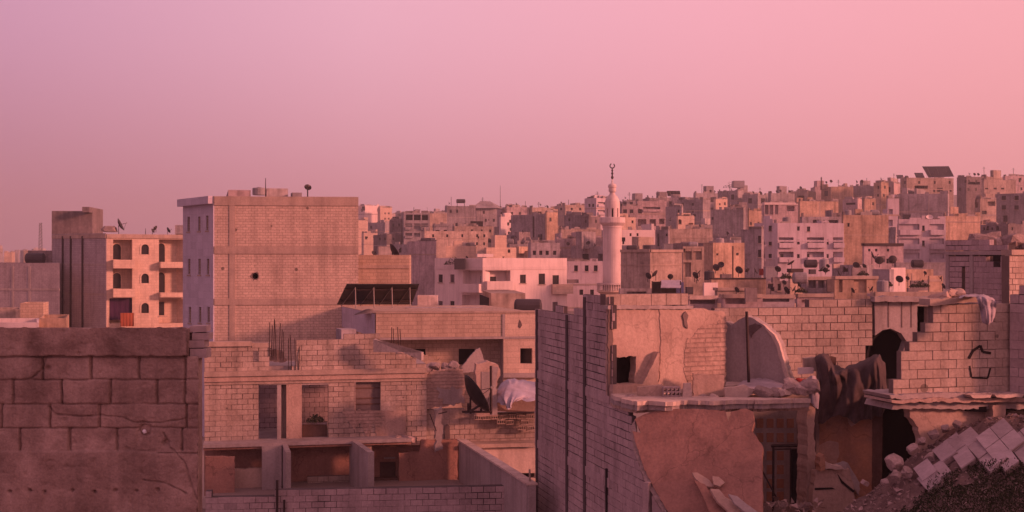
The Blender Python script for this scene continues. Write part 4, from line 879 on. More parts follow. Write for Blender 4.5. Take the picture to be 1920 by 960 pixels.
# ------------------------------------------------------------------ the broken tower house on the right
def tower_house():
    t = thing('broken_tower_house', 'tall broken house end with cool grey block side, plastered front and torn floor edge', 'house', G(1145, 33) + UP * 4, 'ruins closest to the viewer')
    TL = Plane.wall((1003, 40.4), (1145, 33)); TF = Plane.wall((1145, 33), (1362, 34.6))
    blockwall('side_wall', [(1003, 584), (1010, 577), (1030, 582), (1047, 578), (1060, 583), (1062, 596), (1068, 594), (1076, 584), (1092, 574), (1092, 556), (1100, 554), (1118, 560), (1141, 557), (1146, 572), (1144, 640), (1147, 690), (1144, 738), (1160, 760), (1188, 778), (1184, 800), (1196, 840), (1206, 880), (1222, 925), (1245, 962), (1262, 1010), (1330, 1290), (1003, 1100)], TL, .13, t, m='block_grey', core='mortar_grey', gap=.028, bh=.215, bl=.43)
    for x, y0, y1, w in ((1006, 580, 1100, .14), (1062, 590, 1130, .17), (1095, 557, 1150, .17), (1137, 878, 1000, .10)):
        p = TL.lift(x, y1); q = TL.lift(x, y0); mb = MB(); mb.obox(p + TL.n * .035, TL.e * w, -TL.n * .2, UP * (zof(y0, p.y) - p.z)); mb.build('column_joint', 'mortar_grey' if x != 1137 else 'void', t)
    for z in (zof(735, 36), zof(880, 36)):
        a, b = TL.lift(1004, 700), TL.lift(1143, 700); mb = MB(); mb.obox(Vector((a.x, a.y, z)) + TL.n * .02, Vector((b.x - a.x, b.y - a.y, 0)), -TL.n * .2, UP * .25); mb.build('floor_band', 'block_grey', t)
    for (x0, y0, x1, y1) in ((1205, 905, 1216, 1000), (1222, 930, 1240, 1000)):
        pb = Plane.wall((1190, 29.9), (1260, 29.3)); slab('broken_stub', rect(x0, y0, x1, y1), pb, .4, 'block_grey', t, jag=.04)
    # plastered front, its openings and the last course of blocks on top
    slab('front_wall', [(1146, 574), (1206, 574), (1290, 577), (1358, 584), (1362, 600), (1360, 742), (1146, 742)], TF, .3, 'plaster', t, [[(1147, 669), (1193, 668), (1190, 719), (1148, 718)]], jag=.05)
    slab('rough_patch', [(1288, 640), (1310, 615), (1361, 600), (1360, 735), (1296, 735), (1282, 690)], Plane(TF.o + TF.n * .012, TF.n), .02, 'plaster_rough', t, jag=.12)
    slab('plaster_strip', [(1236, 580), (1262, 578), (1258, 660), (1262, 736), (1234, 736), (1240, 640)], Plane(TF.o + TF.n * .02, TF.n), .03, 'plaster', t, jag=.06)
    slab('window_reveal', rect(1140, 660, 1200, 726), Plane(TF.o - TF.n * .7, TF.n), .05, 'void', t)
    tc = Plane.wall((1092, 32.9), (1300, 34.1)); blockwall('top_course', [(1140, 574), (1138, 553), (1204, 553), (1270, 552), (1284, 556), (1284, 572)], tc, .35, t, bl=.46, bh=.32, zoff=zof(574, 33.2) % .32, m='block')
    slab('top_ledge', [(1140, 573), (1300, 573), (1300, 579), (1140, 580)], Plane(TF.o + TF.n * .06, TF.n), .4, 'concrete', t, jag=.03)
    slab('corner_edge', [(1141, 572), (1148, 572), (1147, 612), (1150, 640), (1146, 668), (1148, 742), (1140, 742)], Plane(TF.o + TF.n * .05, TF.n), .05, 'mortar', t, jag=.05)
    slab('shell_scar', [(1280, 592), (1286, 584), (1291, 592), (1288, 602), (1290, 616), (1284, 612)], Plane(TF.o + TF.n * .04, TF.n), .03, 'interior', t, jag=.03)
    slab('low_sill', [(1150, 722), (1205, 720), (1236, 660), (1233, 742), (1150, 744)], Plane(TF.o + TF.n * .25, TF.n), .25, 'plaster', t, jag=.04)
    # torn floor slab
    zt = zof(741, 32.4); ed = [(1146, 32.6), (1165, 31.7), (1195, 31.0), (1215, 31.2), (1250, 30.9), (1290, 31.3), (1330, 31.1), (1380, 31.4), (1430, 31.3), (1475, 31.5), (1520, 31.6)]
    fr = [G(*p) + UP * zt for p in ed]; bk = [G(1520, 36.6) + UP * zt, G(1150, 35.0) + UP * zt]
    out = jagged(fr, .15, .08)[:-1]; out = [p if abs(p.z - zt) < 1 else p for p in out if p.y < 33.2]; out = [Vector((p.x, p.y, zt)) for p in out]
    mb = MB(); mb.prism([Vector((p.x, p.y + .10 + .1 * noise.noise(p * 2), zt - .11)) for p in out] + [b - UP * .11 for b in bk], -UP * .13); mb.build('floor_slab', 'concrete', t)
    mb = MB(); mb.prism(out + bk, -UP * .107); mb.build('floor_screed', 'plaster_pale', t)
    mb = MB(); mb.prism([Vector((p.x, p.y + .26 + .15 * noise.noise(p * 3), zt - .243)) for p in out] + [b - UP * .243 for b in bk], -UP * .09); mb.build('ceiling_render', 'plaster', t)
    # room under the slab with its patterned wall and iron door frame
    pr = Plane.wall((1395, 35), (1530, 35.6))
    slab('back_wall', rect(1300, 770, 1535, 1000), pr, .2, 'concrete', t)
    for j, y in enumerate((785, 812, 846, 872, 898, 922)):
        for i, x in enumerate((1419, 1438, 1457, 1476, 1495)):
            if j > 1 and i > 2: continue
            slab('tile', rect(x, y, x + 12.5, y + 17), Plane(pr.o + pr.n * .02, pr.n), .03, 'wall_tile', t)
    slab('pilaster', [(1515, 762), (1528, 765), (1526, 810), (1530, 850), (1522, 960), (1512, 960)], Plane.wall((1500, 32.2), (1540, 32.4)), .5, 'plaster', t, jag=.05)
    slab('side_room_wall', rect(1494, 770, 1530, 960), Plane.wall((1490, 34.2), (1530, 33.0)), .1, 'interior', t)
    d = thing('door_frame', 'dark iron door frame standing in the shaded room under the torn floor', 'door frame', W(1480, 960, 33.5))
    for a, b, r in (((1450, 836), (1449, 1000), .035), ((1510, 836), (1511, 960), .035), ((1446, 836), (1514, 835), .045), ((1450, 842), (1510, 842), .02), ((1482, 840), (1482, 945), .02)):
        mb = MB(); mb.tube([W(*a, 33.4), W(*b, 33.4)], r, 5); mb.build('jamb' if a[1] < b[1] - 20 else 'rail', 'iron', d)
    slab('leaf', rect(1484, 842, 1509, 945), Plane.wall((1480, 33.45), (1515, 33.5)), .03, 'void', d)
    pole([W(1428, 880, 32.8), W(1462, 945, 32.6)], .022, 'thin dark rod leaning across the shaded room beside the door frame', 'rod', 'rod')
tower_house()
def fallen_slab():
    pl = Plane.three((1200, 775, 31.25), (1420, 775, 30.3), (1310, 960, 28.9))
    t = thing('fallen_slab', 'big smooth reddish ceiling slab hanging down from the torn floor, its edge curved', 'slab', pl.lift(1310, 960), 'ruins closest to the viewer')
    slab('plate', [(1190, 786), (1205, 778), (1225, 772), (1260, 767), (1300, 766), (1345, 769), (1360, 770), (1366, 790), (1370, 772), (1398, 766), (1412, 772), (1415, 790), (1409, 808), (1418, 818), (1430, 836), (1429, 900), (1431, 962), (1444, 1110), (1340, 1110), (1250, 955), (1228, 918), (1208, 880), (1198, 850), (1190, 825), (1186, 808), (1202, 812)], pl, .16, 'plaster_red', t, jag=.025)
    slab('chipped_edge', [(1182, 800), (1190, 786), (1194, 825), (1202, 850), (1212, 880), (1232, 918), (1254, 955), (1340, 1110), (1326, 1110), (1240, 955), (1218, 918), (1200, 880), (1190, 850), (1184, 822)], Plane(pl.o - pl.n * .05, pl.n), .22, 'rock', t, jag=.05)
    # split slabs of floor lying on it
    g = 'floor pieces lying on the fallen slab'
    pcs = [([(1298, 886), (1308, 886), (1330, 900), (1340, 912), (1322, 912), (1305, 898)], 'plaster', .04, 'small reddish plaster flake at the top of the debris on the fallen slab'),
           ([(1302, 900), (1322, 908), (1340, 938), (1360, 956), (1390, 975), (1360, 985), (1330, 958), (1318, 930)], 'plaster_red', .07, 'long dark-edged plaster strip on the fallen slab'),
           ([(1332, 916), (1348, 917), (1360, 932), (1382, 944), (1405, 965), (1420, 985), (1385, 985), (1362, 955), (1345, 940)], 'plaster', .12, 'bright broken floor piece lying on the fallen slab'),
           ([(1336, 892), (1348, 894), (1360, 905), (1350, 912), (1338, 908)], 'plaster', .05, 'small pale flake beside the bright broken floor piece'),
           ([(1366, 926), (1382, 930), (1400, 945), (1425, 962), (1440, 985), (1425, 985), (1398, 960), (1378, 945)], 'concrete', .18, 'grey broken floor piece overlapping the bright one on the fallen slab')]
    for i, (poly, m, lift_, lb) in enumerate(pcs):
        slab('floor_piece', poly, Plane(pl.lift(sum(q[0] for q in poly) / len(poly), sum(q[1] for q in poly) / len(poly)) + pl.n * (lift_ + .12), (pl.n + Vector((.30 + .08 * (i % 3), 0, .15))).normalized()), .06, m, None, jag=.02, label=lb, cat='floor piece', group=g)
fallen_slab()
# things left on the torn floor
def hollow(px, py, d, w, h, label, rot=0.0):
    o = W(px, py, d); e = Vector((math.cos(rot), .1, math.sin(rot))); u = Vector((-math.sin(rot), 0, math.cos(rot)))
    hs = [[o + e * (a * w) + u * (b * h) for a, b in ((x, y), (x + .17, y), (x + .17, y + .28), (x, y + .28))] for x in (.05, .29, .53, .77) for y in (.14, .58)]
    mb = MB(); mb.prism([o, o + e * w, o + e * w + u * h, o + u * h], (0, .25, 0), hs); mb.build('hollow_block', 'block_grey', None, label, 'block', 'hollow blocks on the torn floor')
hollow(1243, 744, 32.0, .46, .25, 'hollow grey block with eight holes lying on the torn floor'); 
def board(poly, d0, d1, thick, m, label, name='board', cat='board', jag=.02, group=None):
    return slab(name, poly, Plane.wall((poly[0][0], d0), (poly[2][0], d1)), thick, m, None, jag=jag, label=label, cat=cat, group=group)
board([(1196, 726), (1243, 722), (1242, 744), (1197, 745)], 32.2, 32.2, .2, 'plaster', 'low broken plaster block beside the hollow block on the torn floor', 'block', 'block')
board([(1282, 719), (1296, 718), (1298, 745), (1280, 746)], 32.0, 32.0, .12, 'plaster_pale', 'small upright pale block next to the hollow block', 'block', 'block')
board([(1300, 700), (1358, 704), (1358, 742), (1300, 744)], 33.4, 33.5, .1, 'plaster', 'low plaster remnant along the foot of the plastered front', 'plaster_remnant', 'plaster remnant', .05)
def ruin_bits():
    t = thing('concrete_fin', 'grey slanting remnant of a concrete stair wall behind the thin dark pole', 'wall', G(1420, 35.2) + UP * 10, 'ruins closest to the viewer')
    slab('face', [(1358, 602), (1372, 610), (1398, 592), (1410, 596), (1432, 610), (1452, 628), (1462, 650), (1472, 690), (1482, 722), (1400, 726), (1362, 726)], Plane.wall((1362, 36.1), (1480, 34.6)), .3, 'concrete', t, jag=.05)
    slab('pale_edge', [(1430, 608), (1452, 628), (1462, 650), (1482, 722), (1476, 722), (1456, 650), (1446, 630)], Plane.wall((1362, 36.05), (1480, 34.55)), .1, 'plaster_pale', t, jag=.03)
    slab('scar', [(1402, 612), (1416, 606), (1428, 612), (1414, 622), (1408, 634)], Plane.wall((1362, 36.07), (1480, 34.57)), .05, 'interior', t, jag=.04)
    pole([W(1404, 722, 34.4), W(1400, 584, 34.4)], .045, 'tall thin dark pole in front of the slanting concrete remnant', 'pole', 'pole')
    draped('sheet', 'grey sheet of cloth lying flat on the torn floor below the slanting remnant', 'sheet', 'cloth_grey', [[(1392, 716, 35), (1420, 711, 35), (1450, 714, 35), (1478, 722, 35)], [(1384, 722, 34), (1420, 720, 34), (1460, 722, 34), (1480, 727, 34)], [(1378, 728, 33), (1420, 730, 33), (1460, 730, 33), (1476, 732, 33)]], (14, 8))
    board([(1358, 728), (1395, 722), (1420, 734), (1400, 746), (1360, 746)], 32.3, 32.3, .15, 'plaster_pale', 'pale broken plate on the torn floor beside the grey sheet', 'plate', 'plate', .03)
    for i, (x, y, s, m) in enumerate([(1432, 736, .25, 'rock'), (1452, 738, .2, 'rock'), (1470, 737, .22, 'plaster_pale'), (1488, 726, .28, 'rock'), (1500, 728, .25, 'rock'), (1512, 724, .3, 'rock'), (1340, 745, .14, 'plaster_pale'), (1320, 746, .12, 'rock'), (1220, 750, .14, 'plaster_pale'), (1180, 746, .16, 'rock')]):
        rock(W(x, y, 32.2), s, f'{ORD[i]} rubble lump on the torn floor edge', 'rubble lumps on the torn floor', m, 60 + i, squash=(1.4, 1, .7))
    for i, (x, y) in enumerate([(1498, 714), (1508, 716), (1514, 724)]):
        rock(W(x, y, 32.3), .10, f'{ORD[i]} small reddish scrap among the rubble beside the dark tarpaulin', 'reddish scraps', 'red', 80 + i)
    board([(1497, 690), (1526, 690), (1526, 700), (1497, 702)], 33.6, 33.6, .1, 'white', 'white ledge piece beside the dark tarpaulin', 'ledge_piece', 'ledge')
    board([(1508, 672), (1536, 670), (1534, 696), (1510, 697)], 34, 34, .25, 'tan', 'small plaster box shelf behind the dark tarpaulin corner', 'box', 'box')
ruin_bits()

# ------------------------------------------------------------------ the shelled house at the right
def shelled_house():
    t = thing('shelled_house', 'shelled block house with gaping arch, ragged stepped wall and black doorway', 'house', G(1700, 32) + UP * 4, 'ruins closest to the viewer')
    BK = Plane.wall((1340, 36.3), (1760, 37.7)); arch = [(1622, 760), (1622, 690), (1624, 665), (1630, 645), (1640, 630), (1655, 620), (1670, 617), (1684, 620), (1697, 630), (1704, 645), (1706, 660), (1690, 662), (1688, 760)]
    blockwall('back_wall', [(1340, 572), (1360, 571), (1520, 569), (1520, 566), (1642, 564), (1642, 760), (1340, 760)], BK, .3, t, [arch], bl=.46, bh=.235)
    AR = Plane(BK.o + BK.n * .02, BK.n); AR.e = BK.e
    slab('arch_wall', [(1640, 560), (1752, 556), (1752, 600), (1745, 640), (1712, 660), (1692, 662), (1700, 640), (1690, 625), (1670, 616), (1655, 619), (1641, 629)], AR, .3, 'concrete', t, [rect(1720, 574, 1742, 636)], jag=.015)
    for x in (1665, 1690, 1708): slab('formwork_joint', rect(x, 566, x + 2, 614), Plane(AR.o + AR.n * .01, AR.n), .02, 'interior', t)
    slab('arch_shade_rim', [(1622, 690), (1624, 665), (1630, 645), (1640, 630), (1655, 620), (1670, 617), (1684, 620), (1697, 630), (1704, 645), (1700, 648), (1693, 632), (1680, 622), (1665, 620), (1652, 625), (1640, 636), (1631, 652), (1627, 690)], Plane(BK.o - BK.n * .2, BK.n), .25, 'void', t)  # rim painted near-black to widen the arch's shade
    # interior behind the arch and the hole: one closed room painted near-black as shade
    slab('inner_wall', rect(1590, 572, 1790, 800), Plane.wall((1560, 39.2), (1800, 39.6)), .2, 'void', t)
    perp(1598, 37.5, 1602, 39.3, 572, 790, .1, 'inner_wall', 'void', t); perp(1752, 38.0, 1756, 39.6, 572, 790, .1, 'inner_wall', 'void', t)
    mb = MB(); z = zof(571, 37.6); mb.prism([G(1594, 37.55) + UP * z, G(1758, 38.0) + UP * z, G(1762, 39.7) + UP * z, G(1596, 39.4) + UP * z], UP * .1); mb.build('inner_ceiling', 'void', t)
    slab('roof_edge', [(1640, 556), (1700, 556), (1745, 560), (1745, 566), (1640, 566)], Plane.wall((1640, 37.0), (1745, 37.3)), .3, 'concrete', t, jag=.04)
    # ragged wall of big blocks facing us
    RW = Plane.wall((1675, 29.5), (1898, 30.4))
    blockwall('front_wall', [(1748, 572), (1840, 565), (1898, 562), (1898, 742), (1682, 748), (1683, 665), (1700, 664), (1704, 647), (1714, 643), (1718, 630), (1730, 623), (1734, 607), (1747, 601)], RW, .2, t, [[(1815, 672), (1822, 662), (1826, 668), (1824, 684), (1817, 688)], [(1858, 648), (1870, 642), (1872, 660), (1862, 668)], [(1850, 676), (1858, 672), (1858, 690), (1850, 690)]], bl=.44, bh=.225, m='block')
    slab('dark_patch', rect(1812, 640, 1875, 712), Plane(RW.o - RW.n * .4, RW.n), .04, 'void', t)
    def crack(pts, w=.03):
        for a, b in zip(pts, pts[1:]):
            p, q = RW.lift(*a) + RW.n * .006, RW.lift(*b) + RW.n * .006; n_ = (q - p).normalized().cross(RW.n) * w
            mb.prism([p - n_, q - n_ * .8, q + n_, p + n_ * .9], -RW.n * .02)
    mb = MB(); crack([(1817, 672), (1824, 658), (1838, 648), (1843, 660), (1858, 662)], .035); mb.build('crack', 'void', t); mb = MB(); crack([(1818, 686), (1822, 708), (1852, 709), (1857, 690)], .022); mb.build('crack', 'void', t)
    slab('top_ledge', [(1744, 561), (1800, 558), (1842, 556), (1842, 566), (1744, 573)], Plane(RW.o + RW.n * .12, RW.n), .45, 'concrete_band', t, jag=.03)
    # side pier at the picture's edge
    PE = Plane.wall((1893, 30.3), (1990, 29.5)); blockwall('end_pier', [(1894, 545), (1990, 540), (1990, 760), (1894, 745)], PE, .3, t, m='block_grey', core='mortar_grey', bl=.44, bh=.225)
    # floor slab edge, torn in layers
    for i, (y0, y1, o, m) in enumerate(((737, 746, .22, 'concrete'), (746.4, 753, .34, 'plaster'), (753.4, 766, .15, 'concrete'))):
        slab('floor_edge', [(1668 + 4 * i, y0 + 4), (1760, y0), (1990, y0 - 2), (1990, y1), (1760, y1 + 1), (1672, y1 + 2)], Plane(RW.o + RW.n * o, RW.n), 1.2, m, t, jag=.05)
    for i, (a, b, y, o) in enumerate(((1820, 1860, 741, .5), (1865, 1920, 740, .55))):
        slab('floor_edge', [(a, y), (b, y - 1), (b - 3, y + 5), (a + 4, y + 5)], Plane(RW.o + RW.n * o, RW.n), .4, 'plaster_pale', t, jag=.04)
    LW = Plane(RW.o - RW.n * .05, RW.n)
    slab('lower_wall', [(1702, 764), (1990, 764), (1990, 1000), (1738, 1000), (1734, 880), (1724, 858), (1728, 830), (1722, 802), (1714, 790), (1706, 783)], LW, .25, 'plaster', t, jag=.05)
    slab('stone_post', rect(1862, 760, 1886, 790), Plane(RW.o + RW.n * .3, RW.n), .3, 'plaster', t, jag=.04)
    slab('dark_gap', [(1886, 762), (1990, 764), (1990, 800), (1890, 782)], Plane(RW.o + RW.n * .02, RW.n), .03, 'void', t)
    # black doorway: the room behind it is painted near-black as shade
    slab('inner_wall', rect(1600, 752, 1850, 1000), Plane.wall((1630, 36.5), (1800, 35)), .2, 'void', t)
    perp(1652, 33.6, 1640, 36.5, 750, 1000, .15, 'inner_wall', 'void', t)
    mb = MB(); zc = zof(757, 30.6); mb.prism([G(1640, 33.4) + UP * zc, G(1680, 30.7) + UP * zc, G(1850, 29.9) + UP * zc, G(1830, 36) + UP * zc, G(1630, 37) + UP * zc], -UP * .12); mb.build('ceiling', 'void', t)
    # orange wall under the hanging cloth
    OW = Plane.wall((1518, 33.6), (1654, 33.0))
    slab('orange_wall', [(1518, 752), (1654, 752), (1652, 1000), (1518, 1000)], OW, .2, 'plaster_orange', t, [[(1525, 770), (1548, 770), (1547, 793), (1526, 792)]], jag=.0)
    slab('niche', rect(1520, 764, 1552, 798), Plane(OW.o - OW.n * .35, OW.n), .03, 'void', t)
    slab('wall_corner', [(1636, 752), (1655, 752), (1652, 1000), (1634, 1000)], Plane(OW.o + OW.n * .05, OW.n), .03, 'wood', t, jag=.02)
    slab('bare_patch', [(1536, 835), (1556, 826), (1572, 830), (1574, 850), (1568, 872), (1548, 880), (1538, 868)], Plane(OW.o + OW.n * .012, OW.n), .01, 'plaster', t, jag=.05)
    slab('plaster_blister', [(1588, 780), (1596, 770), (1612, 774), (1613, 785), (1604, 796), (1596, 800), (1590, 792)], Plane(OW.o + OW.n * .05, OW.n), .06, 'plaster', t, jag=.04)
shelled_house()
# the dark cloth
draped('hanging_cloth', 'large dark dusty tarpaulin hanging in folds over the orange wall', 'tarpaulin', 'tarp',
       [[(1528, 676, 34.2), (1550, 668, 34.6), (1570, 690, 34.4), (1595, 690, 34.6), (1625, 678, 34.4), (1645, 668, 34), (1656, 680, 34)],
        [(1527, 674, 33.4), (1548, 676, 33), (1566, 700, 32.6), (1590, 690, 32.9), (1625, 684, 32.8), (1644, 674, 32.8), (1660, 684, 33.2)],
        [(1530, 700, 33.1), (1550, 712, 32.6), (1570, 720, 32.3), (1595, 715, 32.4), (1625, 710, 32.4), (1648, 704, 32.4), (1662, 712, 32.9)],
        [(1530, 740, 33), (1550, 745, 32.5), (1572, 750, 32.3), (1600, 745, 32.3), (1628, 742, 32.4), (1650, 738, 32.4), (1664, 745, 32.8)],
        [(1530, 800, 32.9), (1550, 796, 32.5), (1572, 782, 32.4), (1602, 796, 32.4), (1630, 790, 32.5), (1648, 784, 32.5), (1660, 772, 32.8)]], (80, 36), .36)
board([(1520, 676), (1560, 668), (1568, 670), (1567, 692), (1558, 684), (1528, 680)], 34.7, 34.7, .05, 'wood', 'dark board edge showing behind the top of the hanging tarpaulin')
draped('cloth_scrap', 'dark bundled rag in the gap between the torn floor and the hanging tarpaulin', 'rag', 'cloth_grey', [[(1512, 712, 32.4), (1524, 706, 32.3), (1534, 716, 32.5)], [(1514, 730, 32.1), (1526, 736, 32), (1536, 740, 32.2)], [(1518, 756, 32), (1526, 764, 31.9), (1534, 770, 32.1)]], (12, 12))
draped('white_cloth', 'greyish white cloth hanging down from the roof of the shelled house', 'cloth', 'cloth_grey', [[(1828, 556, 29.6), (1845, 554, 29.6), (1862, 560, 29.5)], [(1832, 562, 29.2), (1848, 560, 29.15), (1868, 568, 29.2)], [(1838, 584, 29.2), (1852, 582, 29.05), (1868, 586, 29.2)], [(1842, 606, 29.2), (1853, 610, 29.1), (1864, 604, 29.2)]], (14, 14))
draped('white_cloth', 'short end of grey cloth lying along the roof ledge of the shelled house', 'cloth', 'cloth_grey', [[(1800, 556, 29.9), (1820, 553, 29.9), (1846, 555, 29.8)], [(1798, 560, 29.3), (1820, 557, 29.3), (1848, 560, 29.2)]], (12, 4))
for i, (x, y, s) in enumerate([(1770, 558, .25), (1778, 554, .2), (1790, 556, .22), (1798, 550, .18), (1756, 560, .2)]):
    rock(W(x, y, 30.2), s, f'{ORD[i]} pale lump on the roof edge of the shelled house', 'pale lumps on the roof edge', 'plaster', 90 + i, squash=(1.3, 1, .7))

# ------------------------------------------------------------------ rubble slope with floor tiles and scrub
def slope():
    def hz(px, d):
        prof = [(1380, 985), (1560, 975), (1640, 925), (1700, 868), (1760, 830), (1800, 806), (1850, 790), (1920, 782), (2100, 770), (2500, 760)]
        y = prof[-1][1]
        for (a, ya), (b, yb) in zip(prof, prof[1:]):
            if px <= b: y = ya + (yb - ya) * max(0, (px - a)) / (b - a); break
        zb = zof(y, 29.3); k = (29.3 - d)
        return zb - max(0, k) * .30 + .10 * noise.noise(Vector((px * .03, d * 1.6, 1))) + .06 * noise.noise(Vector((px * .09, d * 4, 5)))
    def on_slope(px, y):
        d = min((25.5 + .02 * k for k in range(200)), key=lambda q: abs(480 - F * (hz(px, q) + .09 - CZ) / q - y)); return W(px, y, d)
    v = []; f = []; nx, ny = 110, 60
    for j in range(ny + 1):
        d = 17 + 12.9 * j / ny
        for i in range(nx + 1):
            px = 1380 + 1100 * i / nx; p = G(px, d); p.z = hz(px, d); v.append(p)
    for j in range(ny):
        for i in range(nx): f.append((j * (nx + 1) + i, j * (nx + 1) + i + 1, (j + 1) * (nx + 1) + i + 1, (j + 1) * (nx + 1) + i))
    mb = MB(); mb.idx(v, f); mb.build('rubble_ground', 'soil', kind='structure')
    # floor tiles still joined in plates, tilted with the slope
    plates = [(1751, 850, 1, 1), (1770, 834, 1, 2), (1795, 823, 1, 3), (1829, 827, 2, 2), (1884, 832, 2, 2), (1868, 866, 1, 1), (1742, 884, 1, 1), (1716, 884, 1, 1), (1722, 902, 1, 1), (1846, 860, 1, 1)]
    desc = ['single tilted white tile, lowest end of the tile row', 'plate of four white tiles between single tiles on the slope', 'long narrow plate of white tiles tipped downhill', 'large upper plate of white tiles against the grey slope', 'middle plate of broken white tiles above the scrub', 'outermost plate of white tiles at the picture edge', 'small loose white tile above the scrub edge', 'pale triangular tile fragment beside the black doorway', 'small white tile half buried by the scrub', 'loose tile fragment under the large upper plate']
    for i, (ox, oy, c1, c2) in enumerate(plates):
        rg = random.Random(i + 70); ka, kb = (27 + rg.uniform(-1, 1), -19 + rg.uniform(-2, 2)), (19 + rg.uniform(-2, 2), 23 + rg.uniform(-1, 2))
        P4 = [on_slope(ox + u * c1 * ka[0] + v * c2 * kb[0], oy + u * c1 * ka[1] + v * c2 * kb[1]) for u, v in ((0, 0), (1, 0), (1, 1), (0, 1))]
        q = (P4[1] + P4[3]) / 2 - (P4[0] + P4[2]) / 2; P4[2] = P4[2] + q * 2; n = (P4[1] - P4[0]).cross(P4[3] - P4[0]).normalized(); n = -n if n.dot(Vector((0, -1, .3))) < 0 else n
        P4 = [p_ + n * .05 for p_ in P4]; L_ = lambda u, v: P4[0].lerp(P4[1], u).lerp(P4[3].lerp(P4[2], u), v)
        t = thing('tile_plate', desc[i], 'floor tiles', P4[3], 'white floor tiles on the rubble slope')
        for a in range(c1):
            for b in range(c2):
                g = .022; rg = random.Random(i * 50 + a * 7 + b); o = n * (.02 + rg.random() * .03)
                mb = MB(); mb.prism([p + o for p in (L_((a + g) / c1, (b + g) / c2), L_((a + 1 - g) / c1, (b + g) / c2), L_((a + 1 - g) / c1, (b + 1 - g) / c2), L_((a + g) / c1, (b + 1 - g) / c2))], -n * .035, t=rg.uniform(.85, 1.1)); mb.build('tile', 'white_tile', t)
        mb = MB(); mb.prism([L_(.03, .03), L_(.97, .03), L_(.97, .97), L_(.03, .97)], -n * .10); mb.build('screed', 'rock', t)
    # chunks
    ch = [(1676, 868, .50, 28.6, 'large rounded concrete chunk at the foot of the black doorway'), (1712, 842, .34, 29, 'wedge-shaped chunk in the lower corner of the black doorway'), (1728, 828, .28, 29.2, 'small chunk perched beside the orange wall above the rubble'), (1700, 886, .34, 28.4, 'grey chunk just below the large rounded one'), (1680, 892, .30, 28.2, 'flat chunk under the large rounded one'), (1745, 858, .35, 28.6, 'dark chunk between the doorway and the first white tile'), (1622, 906, .22, 29.5, 'small pale chunk by the corner of the orange wall'), (1660, 905, .25, 28.4, 'pale chunk near the scrub edge below the doorway'), (1750, 815, .3, 29.3, 'stone wedged against the orange wall along the rubble top'), (1772, 804, .28, 29.3, 'second stone along the rubble top against the orange wall'), (1795, 797, .26, 29.3, 'third stone along the rubble top against the orange wall')]
    for i, (x, y, s, d, lb) in enumerate(ch): rock(W(x, y, d), s * .42, lb, 'concrete chunks on the rubble slope', 'rock', 120 + i, 3, squash=(1.2, 1, .85))
    hp = thing('rubble_heap', 'heap of split concrete slabs piled against the orange wall', 'rubble', W(1560, 960, 31.6))
    for poly, d, m in (([(1530, 884), (1545, 880), (1568, 882), (1592, 878), (1600, 905), (1604, 940), (1600, 1000), (1528, 1000), (1524, 930)], 31.8, 'plaster'), ([(1572, 876), (1590, 868), (1612, 905), (1612, 930), (1592, 905)], 31.9, 'concrete'), ([(1544, 868), (1578, 874), (1584, 880), (1548, 880)], 31.6, 'plaster_pale'), ([(1538, 858), (1545, 852), (1546, 882), (1538, 884)], 31.5, 'plaster_orange'), ([(1596, 900), (1630, 930), (1630, 1000), (1596, 1000)], 32.1, 'plaster_orange')):
        slab('split_slab', poly, Plane.wall((1520, d), (1620, d + .15)), .35, m, hp, jag=.05)
    slab('crack', [(1528, 915), (1560, 914), (1566, 917), (1528, 919)], Plane.wall((1520, 31.78), (1620, 31.9)), .02, 'void', hp)
    slab('crack', [(1570, 888), (1580, 902), (1602, 920), (1600, 924), (1578, 906)], Plane.wall((1520, 31.78), (1620, 31.9)), .02, 'void', hp)
    # small rubble that nobody could count
    mb = MB(); rg = random.Random(9)
    for i in range(3000):
        px = rg.uniform(1420, 2100); d = rg.uniform(25.5, 29.6); p = G(px, d); p.z = hz(px, d) + .02; s = rg.uniform(.02, .08) * (1.5 if rg.random() < .12 else 1)
        bmv = [Vector((rg.uniform(-1, 1), rg.uniform(-1, 1), rg.uniform(-.6, .8))) for _ in range(4)]
        q = [p + w * s for w in bmv]; mb.idx(q, [(0, 1, 2), (0, 2, 3), (0, 3, 1), (1, 3, 2)], rg.uniform(.7, 1.3))
    for i in range(160):
        px = rg.uniform(1400, 1540); p = W(px, rg.uniform(938, 972), rg.uniform(30, 32.5)); s = rg.uniform(.04, .16)
        bmv = [Vector((rg.uniform(-1, 1), rg.uniform(-1, 1), rg.uniform(-.6, .8))) for _ in range(4)]
        mb.idx([p + w * s for w in bmv], [(0, 1, 2), (0, 2, 3), (0, 3, 1), (1, 3, 2)], rg.uniform(.7, 1.3))
    mb.build('rubble', 'rubble', None, 'small broken stones scattered over the slope below the shelled house', 'rubble', kind='stuff', norm=False)
    # scrub
    mb = MB()
    for i in range(30000):
        px = rg.uniform(1610, 2150); k = rg.random(); d = 23.4 + 3.9 * k
        top = 955 - 88 * math.exp(-((px - 1850) / 150) ** 2) if px < 1850 else 867 - (px - 1850) * .02
        p = G(px, d); z = hz(px, d); y = proj(p + UP * z)[1]
        dens = noise.noise(Vector((px * .013, d * .9, 2))) + .25 * noise.noise(Vector((px * .06, d * 3, 4)))
        if y < top + 14 + 10 * dens or dens < -.45: continue
        h = max(.06, .24 + .35 * dens); p.z = z + h * rg.random() ** .7
        s = rg.uniform(.018, .042); u = Vector((rg.uniform(-.8, .8), rg.uniform(-.8, .8), rg.uniform(.1, 1))).normalized(); w = u.cross(Vector((rg.uniform(-1, 1), rg.uniform(-1, 1), .2))).normalized()
        mb.face([p - u * s, p + w * s * .35, p + u * s, p - w * s * .35], rg.uniform(.6, 1.5))
